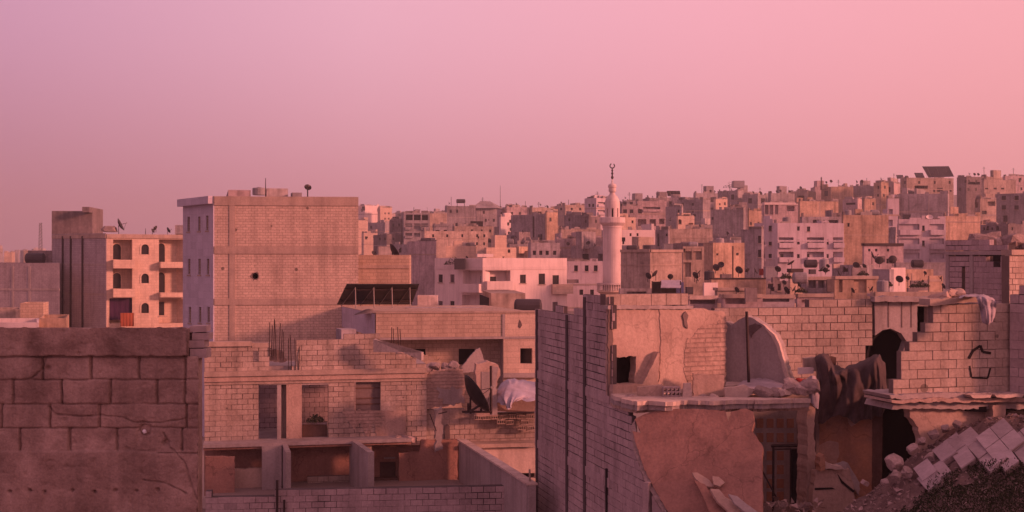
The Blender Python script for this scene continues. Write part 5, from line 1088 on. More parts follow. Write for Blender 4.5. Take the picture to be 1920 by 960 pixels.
    mb.build('undergrowth', 'scrub', None, 'dark low scrub covering the bank at the foot of the rubble slope', 'scrub', kind='stuff', norm=False)
M['white_tile'] = mat('white_floor_tile', (.46, .38, .36), (.34, .28, .26), streak=0, rough=.6, speck=.1, tint=True, blotch=2)
M['rubble'] = mat('small_rubble', (.36, .27, .23), (.28, .21, .18), streak=0, tint=True)
M['scrub'] = mat('scrub', (.024, .036, .012), (.034, .034, .016), streak=0, speck=.2, bump=0, blotch=2, rough=.8, tint=True)
slope()

# ------------------------------------------------------------------ grey rear house above the shelled one
def rear_house():
    t = thing('grey_rear_house', 'grey block house with dark slot and torn hole under its beam, behind the shelled house', 'house', G(1840, 44) + UP * 4, 'ruins closest to the viewer')
    pl = Plane.wall((1772, 47), (1895, 43.4))
    blockwall('shaded_wall', [(1773, 476), (1893, 478), (1893, 620), (1773, 620)], pl, .3, t, [rect(1800, 504, 1808.5, 556), [(1828, 478), (1874, 478), (1874, 497), (1862, 497), (1862, 492), (1852, 492), (1850, 486), (1840, 484), (1836, 481)]], m='block_grey', core='mortar_grey', bh=.2)
    blockwall('roof_parapet', [(1773, 450), (1836, 446), (1843, 452), (1893, 464), (1893, 474), (1773, 474)], Plane(pl.o + pl.n * .0, pl.n) if False else pl, .3, t, m='block_grey', core='mortar_grey')
    strip(1772, 1896, 471, 478, pl, .06, .4, 'roof_beam', 'concrete', t)
    for x in (1774, 1819, 1879): strip(x, x + 6, 478, 620, pl, .03, .3, 'column', 'concrete', t)
    slab('inner_wall', rect(1790, 476, 1884, 600), Plane(pl.o - pl.n * 1.6, pl.n), .05, 'void', t)
    strip(1885, 1894, 478, 600, Plane(pl.o + pl.n * .03, pl.n) if False else pl, .035, .2, 'downpipe_or_gap', 'void', t)  # near-black strip stands in for the dark gap between the walls
    p2 = Plane.wall((1893, 42.9), (1990, 45)); blockwall('lit_wall', [(1894, 470), (1990, 468), (1990, 620), (1894, 620)], p2, .3, t)
    strip(1893, 1990, 468, 478, p2, .08, .4, 'roof_beam', 'concrete_band', t)
    for i, (x, y, s) in enumerate([(1848, 455, .5), (1866, 458, .45), (1884, 460, .5), (1900, 459, .6), (1918, 462, .5), (1856, 448, .35)]):
        rock(W(x, y, 47), s, f'{ORD[i]} rubble lump from the left on the roof of the grey rear house', 'rubble lumps on the grey rear house', 'rock', 140 + i, squash=(1.6, 1, .7))
rear_house()
# ------------------------------------------------------------------ minaret
def minaret():
    d = 150.0; k = d / F; c = W(1148, 560, d); t = thing('minaret', 'pale round stone minaret with two ring balconies, small arched lantern, bulb and crescent', 'minaret', Vector((c.x, c.y, 4)))
    z = lambda y: zof(y, d); r = lambda px: px * k / 2
    base = Vector((c.x, c.y, 0))
    mb = MB(); mb.lathe(base, [(r(36), 4), (r(36), z(560)), (r(35.5), z(530)), (r(35.5), z(428)), (r(37), z(427)), (r(37), z(424))], 32); mb.build('shaft', 'minaret', t, smooth=False)
    mb = MB(); mb.lathe(base, [(r(37), z(560)), (r(40), z(553)), (r(50), z(549)), (r(57), z(547)), (r(57), z(544)), (r(37), z(543.8))], 32); mb.build('lower_balcony', 'cream', t)
    for i in range(40):
        a = i * math.pi / 20; p = base + Vector((math.cos(a) * r(56), math.sin(a) * r(56), 0)); mb = MB(); mb.tube([p + UP * z(544), p + UP * z(533)], .05, 4); mb.build('baluster', 'minaret', t)
    mb = MB(); mb.lathe(base, [(r(54), z(533.5)), (r(58), z(533.5)), (r(58), z(530.5)), (r(54), z(530.5)), (r(54), z(533.5))], 32); mb.build('rail', 'minaret', t)
    mb = MB(); mb.lathe(base, [(r(36), z(424.2)), (r(40), z(422)), (r(46), z(419.5)), (r(49), z(417.5)), (r(49), z(415)), (r(28), z(414.8))], 32); mb.build('upper_balcony', 'minaret', t)
    mb = MB(); mb.lathe(base, [(r(45), z(415)), (r(48), z(415)), (r(48), z(408)), (r(46), z(407.5)), (r(45), z(408))], 32); mb.build('parapet', 'minaret', t)
    # lantern: eight piers with arched openings, a dark core
    mb = MB(); mb.lathe(base, [(r(15), z(415)), (r(15), z(382))], 16); mb.build('dark_core', 'void', t)
    for i in range(8):
        a = i * math.pi / 4 + .35; w = .26; ro, ri = r(28), r(20)
        def seg(a0, a1, y0, y1):
            m_ = MB(); n = 4; pts = [Vector((base.x + math.cos(a0 + (a1 - a0) * j / n) * ro, base.y + math.sin(a0 + (a1 - a0) * j / n) * ro, z(y1))) for j in range(n + 1)] + [Vector((base.x + math.cos(a1 - (a1 - a0) * j / n) * ri, base.y + math.sin(a1 - (a1 - a0) * j / n) * ri, z(y1))) for j in range(n + 1)]
            m_.prism(pts, UP * (z(y0) - z(y1))); return m_
        seg(a - w, a + w, 390, 415).build('pier', 'minaret', t)
    mb = MB(); mb.lathe(base, [(r(20), z(393)), (r(28), z(390.2)), (r(28.4), z(384)), (r(27.5), z(378)), (r(24), z(373)), (r(18), z(368.5)), (r(12), z(365)), (r(9.5), z(363)), (r(9), z(361)), (r(12), z(360)), (r(14), z(358)), (r(14), z(355)), (r(12.5), z(353.5)), (r(15.5), z(351)), (r(16), z(348)), (r(13), z(345.5)), (r(6), z(344.3)), (r(3.2), z(343)), (r(2.4), z(336))], 28); mb.build('cap', 'minaret', t, smooth=False)
    mb = MB(); pr = [(r(2.2), z(336))]
    for y, w in ((333, 5.5), (328, 2), (325.5, 4.8), (322, 1.8), (319.5, 4.2), (317, 1.6), (315.5, 2.6), (314, 1.2)): pr.append((r(w), z(y)))
    mb.lathe(base, pr, 12); mb.build('finial', 'iron', t)
    mb = MB(); cc = base + UP * z(311); pts = [cc + Vector((math.cos(R(a)) * r(8.5), 0, math.sin(R(a)) * r(8.5))) for a in range(115, 426, 15)]; mb.tube(pts, .07, 5); mb.build('crescent', 'iron', t)
minaret()

# ------------------------------------------------------------------ the white block with balconies
house('the white block', 'large white block with pink balconies and stepped roof terraces, left of the minaret', 815, 905, 1063, 484, 139, 'white', tR=24, tL=38, zb=3, depth=10, name='apartment_block', cat='building', shutter=.35, group='buildings beside the minaret',
      ops=[(868, 905, 507, 546, 'b'), (866, 905, 553, 590, 'r'), (910, 957, 507, 541, 'b'), (888, 897, 518, 536, 'w'), (926, 938, 519, 535, 'w')] + grid((826, 848), (522, 572), 8, 15) + [(975, 986, 515, 531, 'w'), (1010, 1022, 513, 533, 'x'), (1036, 1048, 516, 536, 'w'), (1036, 1046, 566, 590, 'w'), (973, 985, 563, 580, 'w')],
      bands=[(500, 506)], bandm='white')
house('the white block terrace', 'peach-lit roof terrace wall on top of the white block beside its roof room', 836, 836, 893, 461, 152, 'cream', tR=16, zb=10, depth=3, parapet=.2, group='buildings beside the minaret', name='roof_terrace', cat='terrace')
house('the white block roof room', 'square peach roof room with lower wing on top of the white block', 908, 912, 968, 464, 150, 'cream', tR=22, zb=10, depth=4, tower=[(921, 928, 950, 441, .6)], parapet=.2, group='buildings beside the minaret', name='roof_room', cat='roof room', ops=[(952, 957, 468, 474, 'x')])
hut(893, 895, 925, 476, 482, 147, 'low white awning slab on the white block terrace', 'white', name='awning', cat='awning', depth=2); hut(912, 914, 922, 468, 476, 151, 'small black box opening beside the peach roof room', 'dark', depth=1)
def balcony_end():
    pl = Plane.wall((1030, 142.4), (1078, 143.4)); t = thing('balcony', 'corner balcony wing of the white block beside the lilac house', 'balcony', G(1055, 141) + UP * 8, 'buildings beside the minaret')
    strip(1034, 1072, 533, 551, pl, .5, .8, 'parapet', 'cream', t)
balcony_end()
tank(862, 505, 140, 1.2, 1.2, 'dark tank and bushes corner on the white block terrace edge', 'square', 'tank_dark'); shrub(W(850, 496, 142), 1.1, 260, 'dark bushy plant on the terrace of the white block', 'roof_plant', None, .9, cat='plant')
house('the lilac house', 'lilac flat house with three dark upper windows between white block and minaret', 1056, 1056, 1132, 490, 158, 'lilac_pale', tR=3, zb=3, ops=grid((1080, 1100, 1117), (503,), 7, 11, 'x') + grid((1090, 1110), (548,), 7, 10, 'x'), group='buildings beside the minaret')
hut(1062, 1064, 1085, 524, 531, 150, 'dark awning clutter on the lilac house front', 'dark', name='awning', cat='awning', depth=1)

# ------------------------------------------------------------------ houses of the hill, one row of data each
D_ = dict
HL = [
 ('the blank pink wall house', 'tall blank pinkish house wall rising behind the solar array', 768, 818, 818, 452, 172, 'rose', 58, D_(bands=[(476, 478)])),
 ('the low wing', 'long low pinkish roof block above the blank pink wall house', 790, 796, 915, 433, 205, 'tan', 16, D_(bands=[(446, 448)])),
 ('the frame house', 'unfinished house of open concrete frames with dark empty bays, on the skyline', 752, 757, 806, 399, 300, 'grey', 8, D_(ops=[(761, 774, 402, 413, 'o'), (776, 789, 402, 413, 'o'), (791, 803, 402, 413, 'o'), (760, 773, 419, 430, 'b'), (776, 788, 419, 430, 'r'), (790, 803, 419, 430, 'b'), (760, 773, 437, 446, 'b'), (776, 788, 437, 446, 'r')])),
 ('the frame house wing', 'dark recessed wing of stacked balconies beside the open frame house', 730, 752, 754, 413, 305, 'dark', 50, D_(ops=[(735, 750, 425, 434, 'o'), (735, 750, 441, 450, 'o')])),
 ('the frame house annex', 'warm blank annex adjoining the open frame house', 804, 806, 838, 400, 302, 'tan', 22, {}),
 ('the columned porch house', 'small house with a white slab roof over a dark columned porch', 812, 814, 842, 421, 270, 'grey', 12, D_(ops=[(816, 824, 431, 443, 'o'), (826, 838, 431, 443, 'o')], cornice=.4, bandm='white')),
 ('the twin-window house', 'grey house with small windows under a legged water tank on the skyline', 834, 838, 892, 386, 330, 'grey', 12, D_(ops=grid((845, 857), (396,), 4, 6, 'x') + grid((856,), (422,), 4, 8, 'x'))),
 ('the hip-roof house', 'grey house with a wide hipped roof on the skyline', 886, 893, 932, 389, 340, 'grey', 14, {}),
 ('the awning house', 'pinkish house with a black awning gap above its terrace', 848, 852, 925, 424, 250, 'tan', 14, D_(ops=[(886, 910, 414, 425, 'o')])),
 ('the cluttered ridge house', 'cluttered grey house on the ridge behind the hipped roof', 928, 950, 992, 388, 345, 'rose', 20, D_(ops=grid((940, 960, 975), (400,), 4, 5, 'x'))),
 ('the pink cube house', 'small pink cube of a house under the cluttered ridge', 936, 939, 962, 406, 285, 'white', 24, D_(ops=[(951, 955, 417, 423, 'x')])),
 ('the big grey gable', 'big blank grey gable wall with one vertical drainpipe', 958, 1022, 1026, 402, 262, 'grey', 56, D_(cols=[(999, 1002)], bandm='iron')),
 ('the peach side house', 'narrow peach-lit house end beside the big grey gable', 1022, 1025, 1046, 398, 258, 'ochre', 32, D_(ops=[(1030, 1034, 408, 415, 'x')])),
 ('the jumbled terrace', 'jumbled grey terrace roofs between big gable and minaret', 1040, 1060, 1100, 384, 320, 'tan', 18, D_(ops=grid((1052, 1072, 1088), (392,), 4, 5, 'x'))),
 ('the lilac balcony house', 'lilac house with stacked balconies standing behind the minaret lantern', 1096, 1118, 1142, 371, 300, 'lilac_pale', 40, D_(ops=[(1103, 1107, 382, 388, 'x'), (1110, 1114, 382, 388, 'x'), (1103, 1107, 398, 404, 'x'), (1121, 1138, 379, 387, 'b'), (1121, 1138, 394, 402, 'b')])),
 ('the shaded low house', 'shaded square house with pale edge just left of the minaret top', 1058, 1092, 1094, 403, 240, 'grey', 56, {}),
 ('the rounded shed house', 'dark round-cornered house between shaded low house and minaret', 1090, 1104, 1126, 406, 236, 'dark', 30, {}),
 ('the terrace wall house', 'long pink terrace house with dishes along its parapet, left of the minaret', 1040, 1044, 1134, 447, 190, 'rose', 8, D_(bands=[(463, 466)])),
 ('the upper terrace house', 'long low wall above the dish parapet with a white doorway', 1048, 1052, 1128, 430, 215, 'tan', 8, D_(ops=[(1110, 1116, 433, 447, 'x')])),
 ('the clutter roof house', 'low cluttered house roof behind the white block edge', 990, 995, 1050, 455, 175, 'grey', 10, D_(ops=grid((1002, 1014, 1026, 1040), (474,), 6, 8, 'x'))),
 ('the twin window pink house', 'pink house with two square windows right behind the minaret shaft', 1150, 1152, 1228, 431, 185, 'white', 10, D_(ops=grid((1169, 1192), (449,), 7, 8, 'x'))),
 ('the peach ledge house', 'bright peach ledge of a house beside the upper minaret balcony', 1150, 1152, 1192, 407, 205, 'cream', 20, {}),
 ('the corner ochre house', 'square house with a cool grey side and a glowing ochre front, right of the minaret', 1164, 1219, 1279, 469, 118, 'tan', 30, D_(bands=[(496, 498)], cornice=.2, tL=38)),
 ('the grey stair tower', 'pale grey stair tower sticking up above the corner ochre house', 1229, 1253, 1256, 431, 160, 'grey', 55, D_(ops=[(1232, 1236, 438, 462, 'o')])),
 ('the long rose wall', 'long blank rose wall above the corner ochre house', 1254, 1256, 1336, 429, 190, 'tan', 8, D_(bands=[(445, 446.5)])),
 ('the open bay house', 'house end with open frame bays beside the corner ochre house', 1279, 1281, 1320, 462, 128, 'tan', 12, D_(ops=[(1281.5, 1297, 466, 487, 'r'), (1300, 1316, 466, 487, 'r'), (1281.5, 1296, 492, 519, 'o')])),
 ('the pipe house', 'ochre house with a dark drainpipe and one pink bay', 1318, 1337, 1396, 455, 135, 'ochre', 28, D_(ops=[(1343, 1347, 475, 479, 'x'), (1380, 1385, 474, 479, 'x')], cols=[(1373, 1375)], bandm='iron', tL=50)),
 ('the shaded gable', 'tall shaded grey gable left of the lilac balcony block', 1390, 1428, 1432, 430, 168, 'grey', 56, D_(ops=[(1421, 1427, 442, 456, 'x'), (1421, 1427, 468, 482, 'x')])),
 ('the lilac balcony block', 'big lilac apartment block with rows of deep balconies and dark windows', 1414, 1458, 1582, 418, 172, 'lilac_pale', 10, D_(tL=20, name='apartment_block', cat='building', ops=grid((1444,), (428, 455, 481, 507), 6, 10, 'x') + [(1418, 1434, y - 8, y + 8, 'b') for y in (458, 484)] + [(x0, x1, y - 9, y + 9, 'b') for y in (454, 481) for x0, x1 in ((1460, 1488), (1513, 1545), (1562, 1580))] + grid((1470, 1519, 1568), (455, 481), 5, 9, 'x') + grid((1497,), (428, 454, 481), 5, 9, 'x') + grid((1516,), (429,), 6, 10, 'x') + grid((1552,), (454, 481), 4, 9, 'w'))),
 ('the lilac roof storey', 'set-back grey roof storey on the lilac balcony block with dark clutter', 1500, 1504, 1580, 406, 182, 'grey', 10, D_(ops=[(1524, 1536, 411, 418, 'o'), (1552, 1572, 410, 418, 'o')])),
 ('the big ochre wall', 'large blank ochre house wall between the two balcony blocks', 1578, 1581, 1666, 403, 176, 'ochre', 12, D_(bands=[(440, 441.2)], tower=[(1602, 1604, 1618, 392, 1)], ops=[(1589, 1593, 418, 425, 'x')])),
 ('the lilac stair shaft', 'narrow lilac stair shaft beside the big ochre wall', 1662, 1664, 1686, 372, 200, 'lilac_pale', 8, D_(ops=[(1666, 1674, 392, 404, 'o'), (1666, 1674, 412, 424, 'o')])),
 ('the great grey block', 'massive blank grey block standing above the pale balcony block', 1682, 1777, 1780, 363, 200, 'grey', 60, D_(cols=[(1740, 1742)], bandm='concrete', tL=12)),
 ('the pale balcony block', 'pale four storey block with deep balconies at the foot of the massive grey block', 1683, 1685, 1773, 411, 178, 'lilac_pale', 6, D_(name='apartment_block', cat='building', ops=[(1686, 1724, y - 10, y + 9, 'b') for y in (430, 457, 484)] + [(1743, 1770, y - 10, y + 9, 'b') for y in (430, 457, 484)] + grid((1707, 1758), (430, 457, 484), 6, 11, 'x') + grid((1721,), (430, 457, 484), 3, 12, 'x') + grid((1731.5,), (428, 456), 5, 10, 'x'))),
 ('the ribbed ochre wall', 'ochre house wall with faint upright ribs beside the pale balcony block', 1768, 1771, 1838, 405, 186, 'ochre', 12, D_(bands=[(415, 417)], tower=[(1780, 1782, 1797, 388, 1)])),
 ('the round-window house', 'low house with three round dark windows under a thin dark roof line', 1617, 1620, 1694, 457, 150, 'rose', 6, D_(ops=grid((1630, 1643, 1665), (469,), 4.5, 5, 'x'), cornice=.25, bandm='iron')),
 ('the porch hill house', 'house with dark open porches and a bright white window frame', 1828, 1838, 1868, 373, 230, 'tan', 14, D_(ops=[(1820, 1834, 374, 390, 'o'), (1841, 1850, 395, 402, 'x'), (1852, 1866, 377, 386, 'r')])),
 ('the shaded far block', 'shaded grey block with two rows of dark windows at the picture edge', 1866, 1925, 1960, 362, 235, 'grey', 50, D_(ops=grid((1882, 1906), (371, 389), 8, 8, 'x') + grid((1885,), (410,), 8, 12, 'x'))),
 ('the lower edge house', 'dark low house at the picture edge above the grey rear house', 1838, 1890, 1960, 420, 170, 'dark', 30, D_(ops=grid((1852, 1870), (428,), 5, 8, 'x'))),
 ('the pink balcony end', 'small pink balcony wing below the dark porches', 1838, 1840, 1866, 420, 200, 'ochre', 12, D_(ops=[(1842, 1862, 412, 419, 'r')])),
 ('the orange pair', 'orange house front split by a dark vertical pipe below the ridge', 1497, 1500, 1572, 377, 262, 'ochre', 16, D_(cols=[(1536, 1538.5)], bandm='void', tower=[(1492, 1494, 1506, 371, 1), (1512, 1514, 1524, 370, 1)])),
 ('the column porch block', 'pale house with a row of thin columns under a white slab', 1430, 1433, 1496, 380, 275, 'rose', 8, D_(ops=[(1434, 1441, 384, 402, 'o'), (1443, 1450, 384, 402, 'r'), (1453, 1459, 384, 402, 'r'), (1475, 1490, 386, 396, 'o')], cornice=.45, bandm='white')),
 ('the salmon terrace', 'small salmon terrace house beside the columned porch', 1400, 1404, 1428, 395, 255, 'ochre', 20, {}),
 ('the wide grey gable', 'wide blank grey gable in the middle of the hill below the ridge', 1332, 1394, 1398, 393, 245, 'grey', 58, D_(tL=15, ops=[(1334, 1338, 407, 412, 'x')])),
 ('the dark stair house', 'dark house with a white balcony line at the edge of the wide grey gable', 1366, 1369, 1402, 387, 252, 'dark', 12, D_(ops=[(1372, 1384, 392, 402, 'b')])),
 ('the small window house', 'grey house with small windows and one salmon patch under the ridge', 1270, 1318, 1332, 374, 290, 'grey', 40, D_(tL=20, ops=grid((1280, 1299), (383, 396), 4, 5, 'x'))),
 ('the plain grey end', 'plain grey house end below the ridge-top solar board', 1248, 1278, 1281, 387, 270, 'grey', 58, {}),
 ('the railing house', 'house with a curved white balcony railing below the skyline', 1192, 1195, 1250, 377, 280, 'rose', 8, D_(ops=[(1206, 1238, 388, 396, 'b'), (1194, 1204, 392, 402, 'o'), (1196, 1212, 411, 424, 'o'), (1218, 1230, 411, 424, 'o'), (1236, 1246, 410, 420, 'o')])),
 ('the peach porch', 'small bright peach porch house with two dark openings', 1268, 1271, 1302, 405, 230, 'cream', 16, D_(ops=[(1272, 1278, 412, 420, 'x'), (1291, 1300, 418, 430, 'o')])),
 ('the low grey terrace house', 'low grey house with arched dark bays beside the minaret lantern', 1163, 1166, 1196, 386, 270, 'rose', 8, D_(ops=grid((1172, 1184), (396,), 7, 7, 'x') + grid((1172, 1184), (381,), 6, 5, 'x'))),
 ('the glowing gable house', 'glowing small gable house under the skyline dishes', 1338, 1342, 1364, 373, 300, 'cream', 26, D_(ops=[(1348, 1351, 381, 385, 'x')])),
 ('the ridge solar house', 'large grey house carrying the big solar array on the hilltop', 1688, 1700, 1788, 333, 310, 'tan', 10, D_(ops=[(1715, 1740, 348, 356, 'o'), (1757, 1768, 352, 360, 'x')])),
 ('the ridge shoulder house', 'sloping dark house on the hilltop right of the big solar array', 1794, 1812, 1850, 331, 330, 'dark', 20, D_(ops=[(1808, 1812, 338, 343, 'x'), (1815, 1838, 341, 346, 'o')])),
 ('the ridge long house', 'long pinkish hilltop house with a line of dark openings', 1840, 1845, 1905, 337, 320, 'tan', 8, D_(ops=grid((1850, 1866, 1880), (354,), 6, 4, 'x'))),
 ('the ridge end house', 'last hilltop house at the picture edge with a round dark window', 1880, 1885, 1960, 330, 335, 'rose', 8, D_(ops=[(1910, 1915, 333, 338, 'x')])),
 ('the square salmon house', 'square salmon house below the hilltop with a dark neighbour gap', 1618, 1621, 1642, 373, 280, 'ochre', 20, {}),
 ('the hilltop cube', 'dark hilltop cube house with one ochre side and a dish', 1638, 1652, 1666, 342, 340, 'ochre', 34, D_(tL=40)),
 ('the lilac roof house', 'lilac low roof house below the hilltop cube', 1580, 1608, 1616, 373, 285, 'rose', 50, D_(ops=[(1586, 1604, 380, 384, 'x')])),
 ('the pale slope house', 'pale block high on the slope beside the tall blank apartment block', 660, 684, 714, 385, 430, 'white', 30, D_(ops=[(678, 684, 387, 395, 'x')])),
 ('the bright slope house', 'bright many-windowed house on the far slope past the tall blank apartment block', 708, 713, 735, 389, 425, 'cream', 28, D_(ops=grid((722, 729), (400, 410), 2.6, 3.4, 'x'), tower=[(712, 713, 727, 386, 1)])),
 ('the lower bright slope house', 'small bright house low on the far slope beside the tall blank apartment block', 664, 668, 690, 413, 410, 'cream', 24, {}),
 ('the slope foot house', 'bright house with two windows at the foot of the far slope', 678, 682, 708, 437, 330, 'cream', 20, D_(ops=grid((688, 701), (445,), 3, 3.5, 'x'))),
 ('the dim slope house', 'dim grey house between the bright slope houses and the frame house', 690, 722, 736, 417, 380, 'grey', 40, {}),
 ('the dim lower house', 'dim low house left of the frame house foot', 700, 725, 752, 440, 300, 'dark', 40, D_(ops=grid((712, 722, 738), (448,), 4, 5, 'x'))),
 ('the grey foot house', 'grey shaded house under the open frame house, beyond the ochre annex', 735, 775, 778, 458, 240, 'grey', 55, D_(ops=grid((750, 765), (470, 490), 5, 7, 'x'))),
]
rgw = random.Random(77)
for nick, lb, a, c, b, y, d, m, tr, ex in HL:
    if b - a > 15 and len(ex.get('ops', ())) < 3 and rgw.random() < .75 and 'cols' not in ex and 'wall' not in nick:
        n = max(2, int((b - a) / 13)); ex['ops'] = list(ex.get('ops', ())) + [(x - 1.8, x + 1.8, yy - 2.8, yy + 2.8, 'x') for yy in (y + 9, y + 24) for x in [a + (b - a) * (k + .5) / n + rgw.uniform(-2, 2) for k in range(n)] if rgw.random() < .6 and abs(x - c) > 3 and a + 3 < x < b - 3]
    house(nick, lb, a, c, b, y, d, m, tR=tr, **ex)
# hip roof
def hip():
    t = [o for o in COL.objects if o.get('label', '').startswith('grey house with a wide hipped')][0]
    z0, z1 = zof(390, 340), zof(377, 340); A, B = W(884, 390, 338), W(934, 390, 340); q = Vector((2, 9, 0)); r1, r2 = W(901, 377, 343), W(918, 377, 344)
    mb = MB(); mb.idx([A, B, B + q, A + q, r1, r2], [(0, 1, 5, 4), (1, 2, 5), (2, 3, 4, 5), (3, 0, 4), (3, 2, 1, 0)]); mb.build('hipped_roof', 'grey', t)
hip()
tank(864, 388, 328, 2.4, 1.1, 'dark water tank on tall legs on the skyline above the twin-window house', 'lying', 'tank_dark', legs=1.0)
solar([W(1250, 358, 372), W(1275, 358, 372.4), W(1276, 368, 374), W(1252, 368, 373.6)], 'dark solar board on legs on the ridge between the minaret and the wide gable', 2, 4, 2, leg_to=zof(374, 373))
solar([W(1729, 312, 318), W(1779, 311.5, 318), W(1789, 331, 316), W(1741, 333, 316)], 'big glossy solar array crowning the hilltop', 3, 6, 3, True, leg_to=zof(336, 318))
solar([W(1714, 324, 330), W(1730, 324, 330), W(1734, 333, 328), W(1718, 334, 328)], 'small dark solar board beside the big hilltop array', 2, 2, 2, True, leg_to=zof(338, 329))
solar([W(1680, 328, 335), W(1693, 328, 335), W(1694, 334, 333), W(1682, 335, 333)], 'smallest grey solar board on the hilltop, nearest the cube house', 1, 2, 2, True, leg_to=zof(339, 334))
for nm, a, b, y0, y1, d in (): pass
antenna(938, 348, 392, 345, 'thin tall mast rising from the cluttered ridge', .09); antenna(1540, 332, 356, 345, 'short thick aerial on the ridge before the orange pair', .3, 2)
dish(W(1743, 408, 177), 1.0, (-.1, -.6, .7), 'bright white dish lying on top of the pale balcony block', 'satellite dishes on the roofs', m='white')
tank(1384, 352, 340, 3.0, 1.8, 'large grey roof tank beside bushes on the ridge above the wide grey gable', 'square', 'tank'); shrub(W(1370, 352, 342), 2.0, 140, 'dark bushy treetop on the ridge above the wide grey gable', 'roof_tree', None, 1.0, cat='tree')
shrub(W(1386, 350, 344), 1.6, 110, 'smaller bushy treetop on the ridge next to the large roof tank', 'roof_tree', None, .9, cat='tree')

# ------------------------------------------------------------------ low roofs with clutter between ruins and hill
RL = [
 ('the ruin-side roof', 'long low roof with a dark eave just behind the plastered ruin front', 1160, 1162, 1292, 541, 96, 'grey', 6, D_(ops=[(1175, 1212, 546, 556, 'o')])),
 ('the pale eave roof', 'pale roofed shed with dark eave right of the blue awning', 1288, 1292, 1345, 556, 84, 'rose', 6, D_(ops=[(1294, 1341, 560, 570, 'o')], cornice=.2, bandm='plaster_pale')),
 ('the long rose roof', 'long rose house roof crowded with dishes, in front of the pipe house', 1330, 1334, 1436, 522, 105, 'ochre', 8, D_(bands=[(521, 524)], bandm='iron')),
 ('the front parapet roof', 'low parapet with bright top edge behind the torn-floor house', 1340, 1345, 1404, 541, 90, 'tan', 5, D_(cornice=.15)),
 ('the dark box roof', 'low flat roof with a square dark stair box behind the back wall of the ruin', 1352, 1356, 1430, 553, 82, 'rose', 5, D_(ops=[(1360, 1398, 560, 570, 'o')], cornice=.2)),
 ('the slat roof', 'low grey roof with dark slot eave, middle of the cluttered row', 1424, 1427, 1490, 554, 83, 'grey', 5, D_(ops=[(1430, 1480, 559, 566, 'o')], cornice=.2)),
 ('the white beam roof', 'low house under a long white beam, among the dishes', 1492, 1495, 1562, 552, 86, 'rose', 5, D_(ops=[(1503, 1540, 562, 570, 'o')], cornice=.2)),
 ('the dark verandah house', 'house with a dark verandah under a pale beam below the lilac balcony block', 1508, 1512, 1572, 520, 100, 'grey', 6, D_(ops=[(1516, 1530, 524, 540, 'o'), (1534, 1546, 524, 540, 'r'), (1549, 1562, 524, 540, 'o')], cornice=.22)),
 ('the small lit hut house', 'small glowing hut with black windows among the crowded dishes', 1478, 1482, 1505, 505, 104, 'cream', 16, D_(ops=[(1488, 1493, 509, 518, 'x'), (1500, 1504, 506, 520, 'x')], cornice=.25, bandm='iron')),
 ('the orange post house', 'ochre verandah house with dark posts below the big ochre wall', 1562, 1565, 1646, 519, 97, 'ochre', 10, D_(ops=[(1573, 1580, 524, 548, 'o'), (1601, 1625, 521, 549, 'o')], cornice=.18)),
 ('the grey sheet house', 'grey sheeted shed between the verandah and the bright white wall', 1636, 1668, 1676, 505, 104, 'grey', 40, {}),
 ('the bright white wall', 'bright whitewashed wall glowing among the dishes', 1669, 1671, 1698, 502, 108, 'white', 24, {}),
 ('the striped curtain house', 'ochre house with striped hangings beside the bright white wall', 1696, 1698, 1750, 505, 110, 'ochre', 14, D_(cols=[(1702, 1704), (1709, 1711)])),
 ('the ochre corner hut', 'small ochre hut with a pale band beside the grey rear house', 1740, 1742, 1768, 517, 92, 'ochre', 16, D_(bands=[(524, 528)])),
 ('the slab-roof house', 'long low slab-roofed house directly behind the shelled house', 1636, 1640, 1760, 549, 78, 'rose', 5, D_(ops=[(1650, 1700, 552, 557, 'o')], cornice=.25)),
 ('the dim roof', 'dim low roof with railings below the lilac balcony block', 1428, 1432, 1510, 527, 108, 'dark', 8, D_(ops=[(1440, 1450, 531, 541, 'o'), (1458, 1464, 530, 545, 'x')])),
 ('the pale rose parapet', 'pale rose parapet with an arched shadow in front of the pipe house', 1318, 1320, 1346, 530, 98, 'white', 18, {}),
 ('the grey lean-to', 'grey lean-to roof below the round-window house', 1560, 1600, 1640, 497, 125, 'grey', 30, D_(ops=[(1580, 1590, 503, 510, 'x')])),
 ('the low rear wall', 'low grey wall strip behind the bright white wall below the pale balcony block', 1676, 1680, 1775, 492, 130, 'grey', 8, {}),
]
for nick, lb, a, c, b, y, d, m, tr, ex in RL: house(nick, lb, a, c, b, y, d, m, tR=tr, depth=7, parapet=.25, group='low cluttered roofs behind the ruins', **ex)
def awning():
    t = thing('awning', 'pale lilac awning sheet on a dark blue-curtained shelter beside the corner ochre house', 'awning', W(1260, 560, 94))
    p = Plane.wall((1238, 92.5), (1280, 93.2)); slab('sheet', [(1240, 525), (1278, 525), (1276, 539), (1239, 539)], Plane.three((1240, 525, 94), (1278, 525, 94), (1258, 539, 92.5)), .05, 'tarp_pale', t, jag=.05)
    slab('curtain', rect(1268, 529, 1282, 552), Plane.wall((1260, 93.5), (1285, 93.6)), .06, 'blue', t); slab('dark_screen', rect(1222, 528, 1268, 552), Plane.wall((1220, 94.4), (1270, 94.4)), .06, 'void', t)
    for x in (1223, 1239, 1276): 
        mb = MB(); mb.tube([W(x, 552, 93), W(x, 527, 93)], .05, 5); mb.build('post', 'iron', t)
awning()
def redcloth():
    slab('cloth', rect(1424, 504, 1435, 516), Plane.wall((1420, 110), (1440, 110.5)), .05, 'red', None, jag=.05, label='red cloth hanging at the end of the long rose house roof', cat='cloth')
redcloth()
hut(1396, 1398, 1420, 540, 566, 81, 'square dark stair box standing on the dark box roof', 'dark', name='stair_box', cat='hut', depth=2)
dishes('on the roof beside the blue-curtained awning', [(1215, 518, 14, 96), (1229, 514, 16, 96, (-.6, .4, .5)), (1257, 519, 11, 97, (.1, .9, .4))])
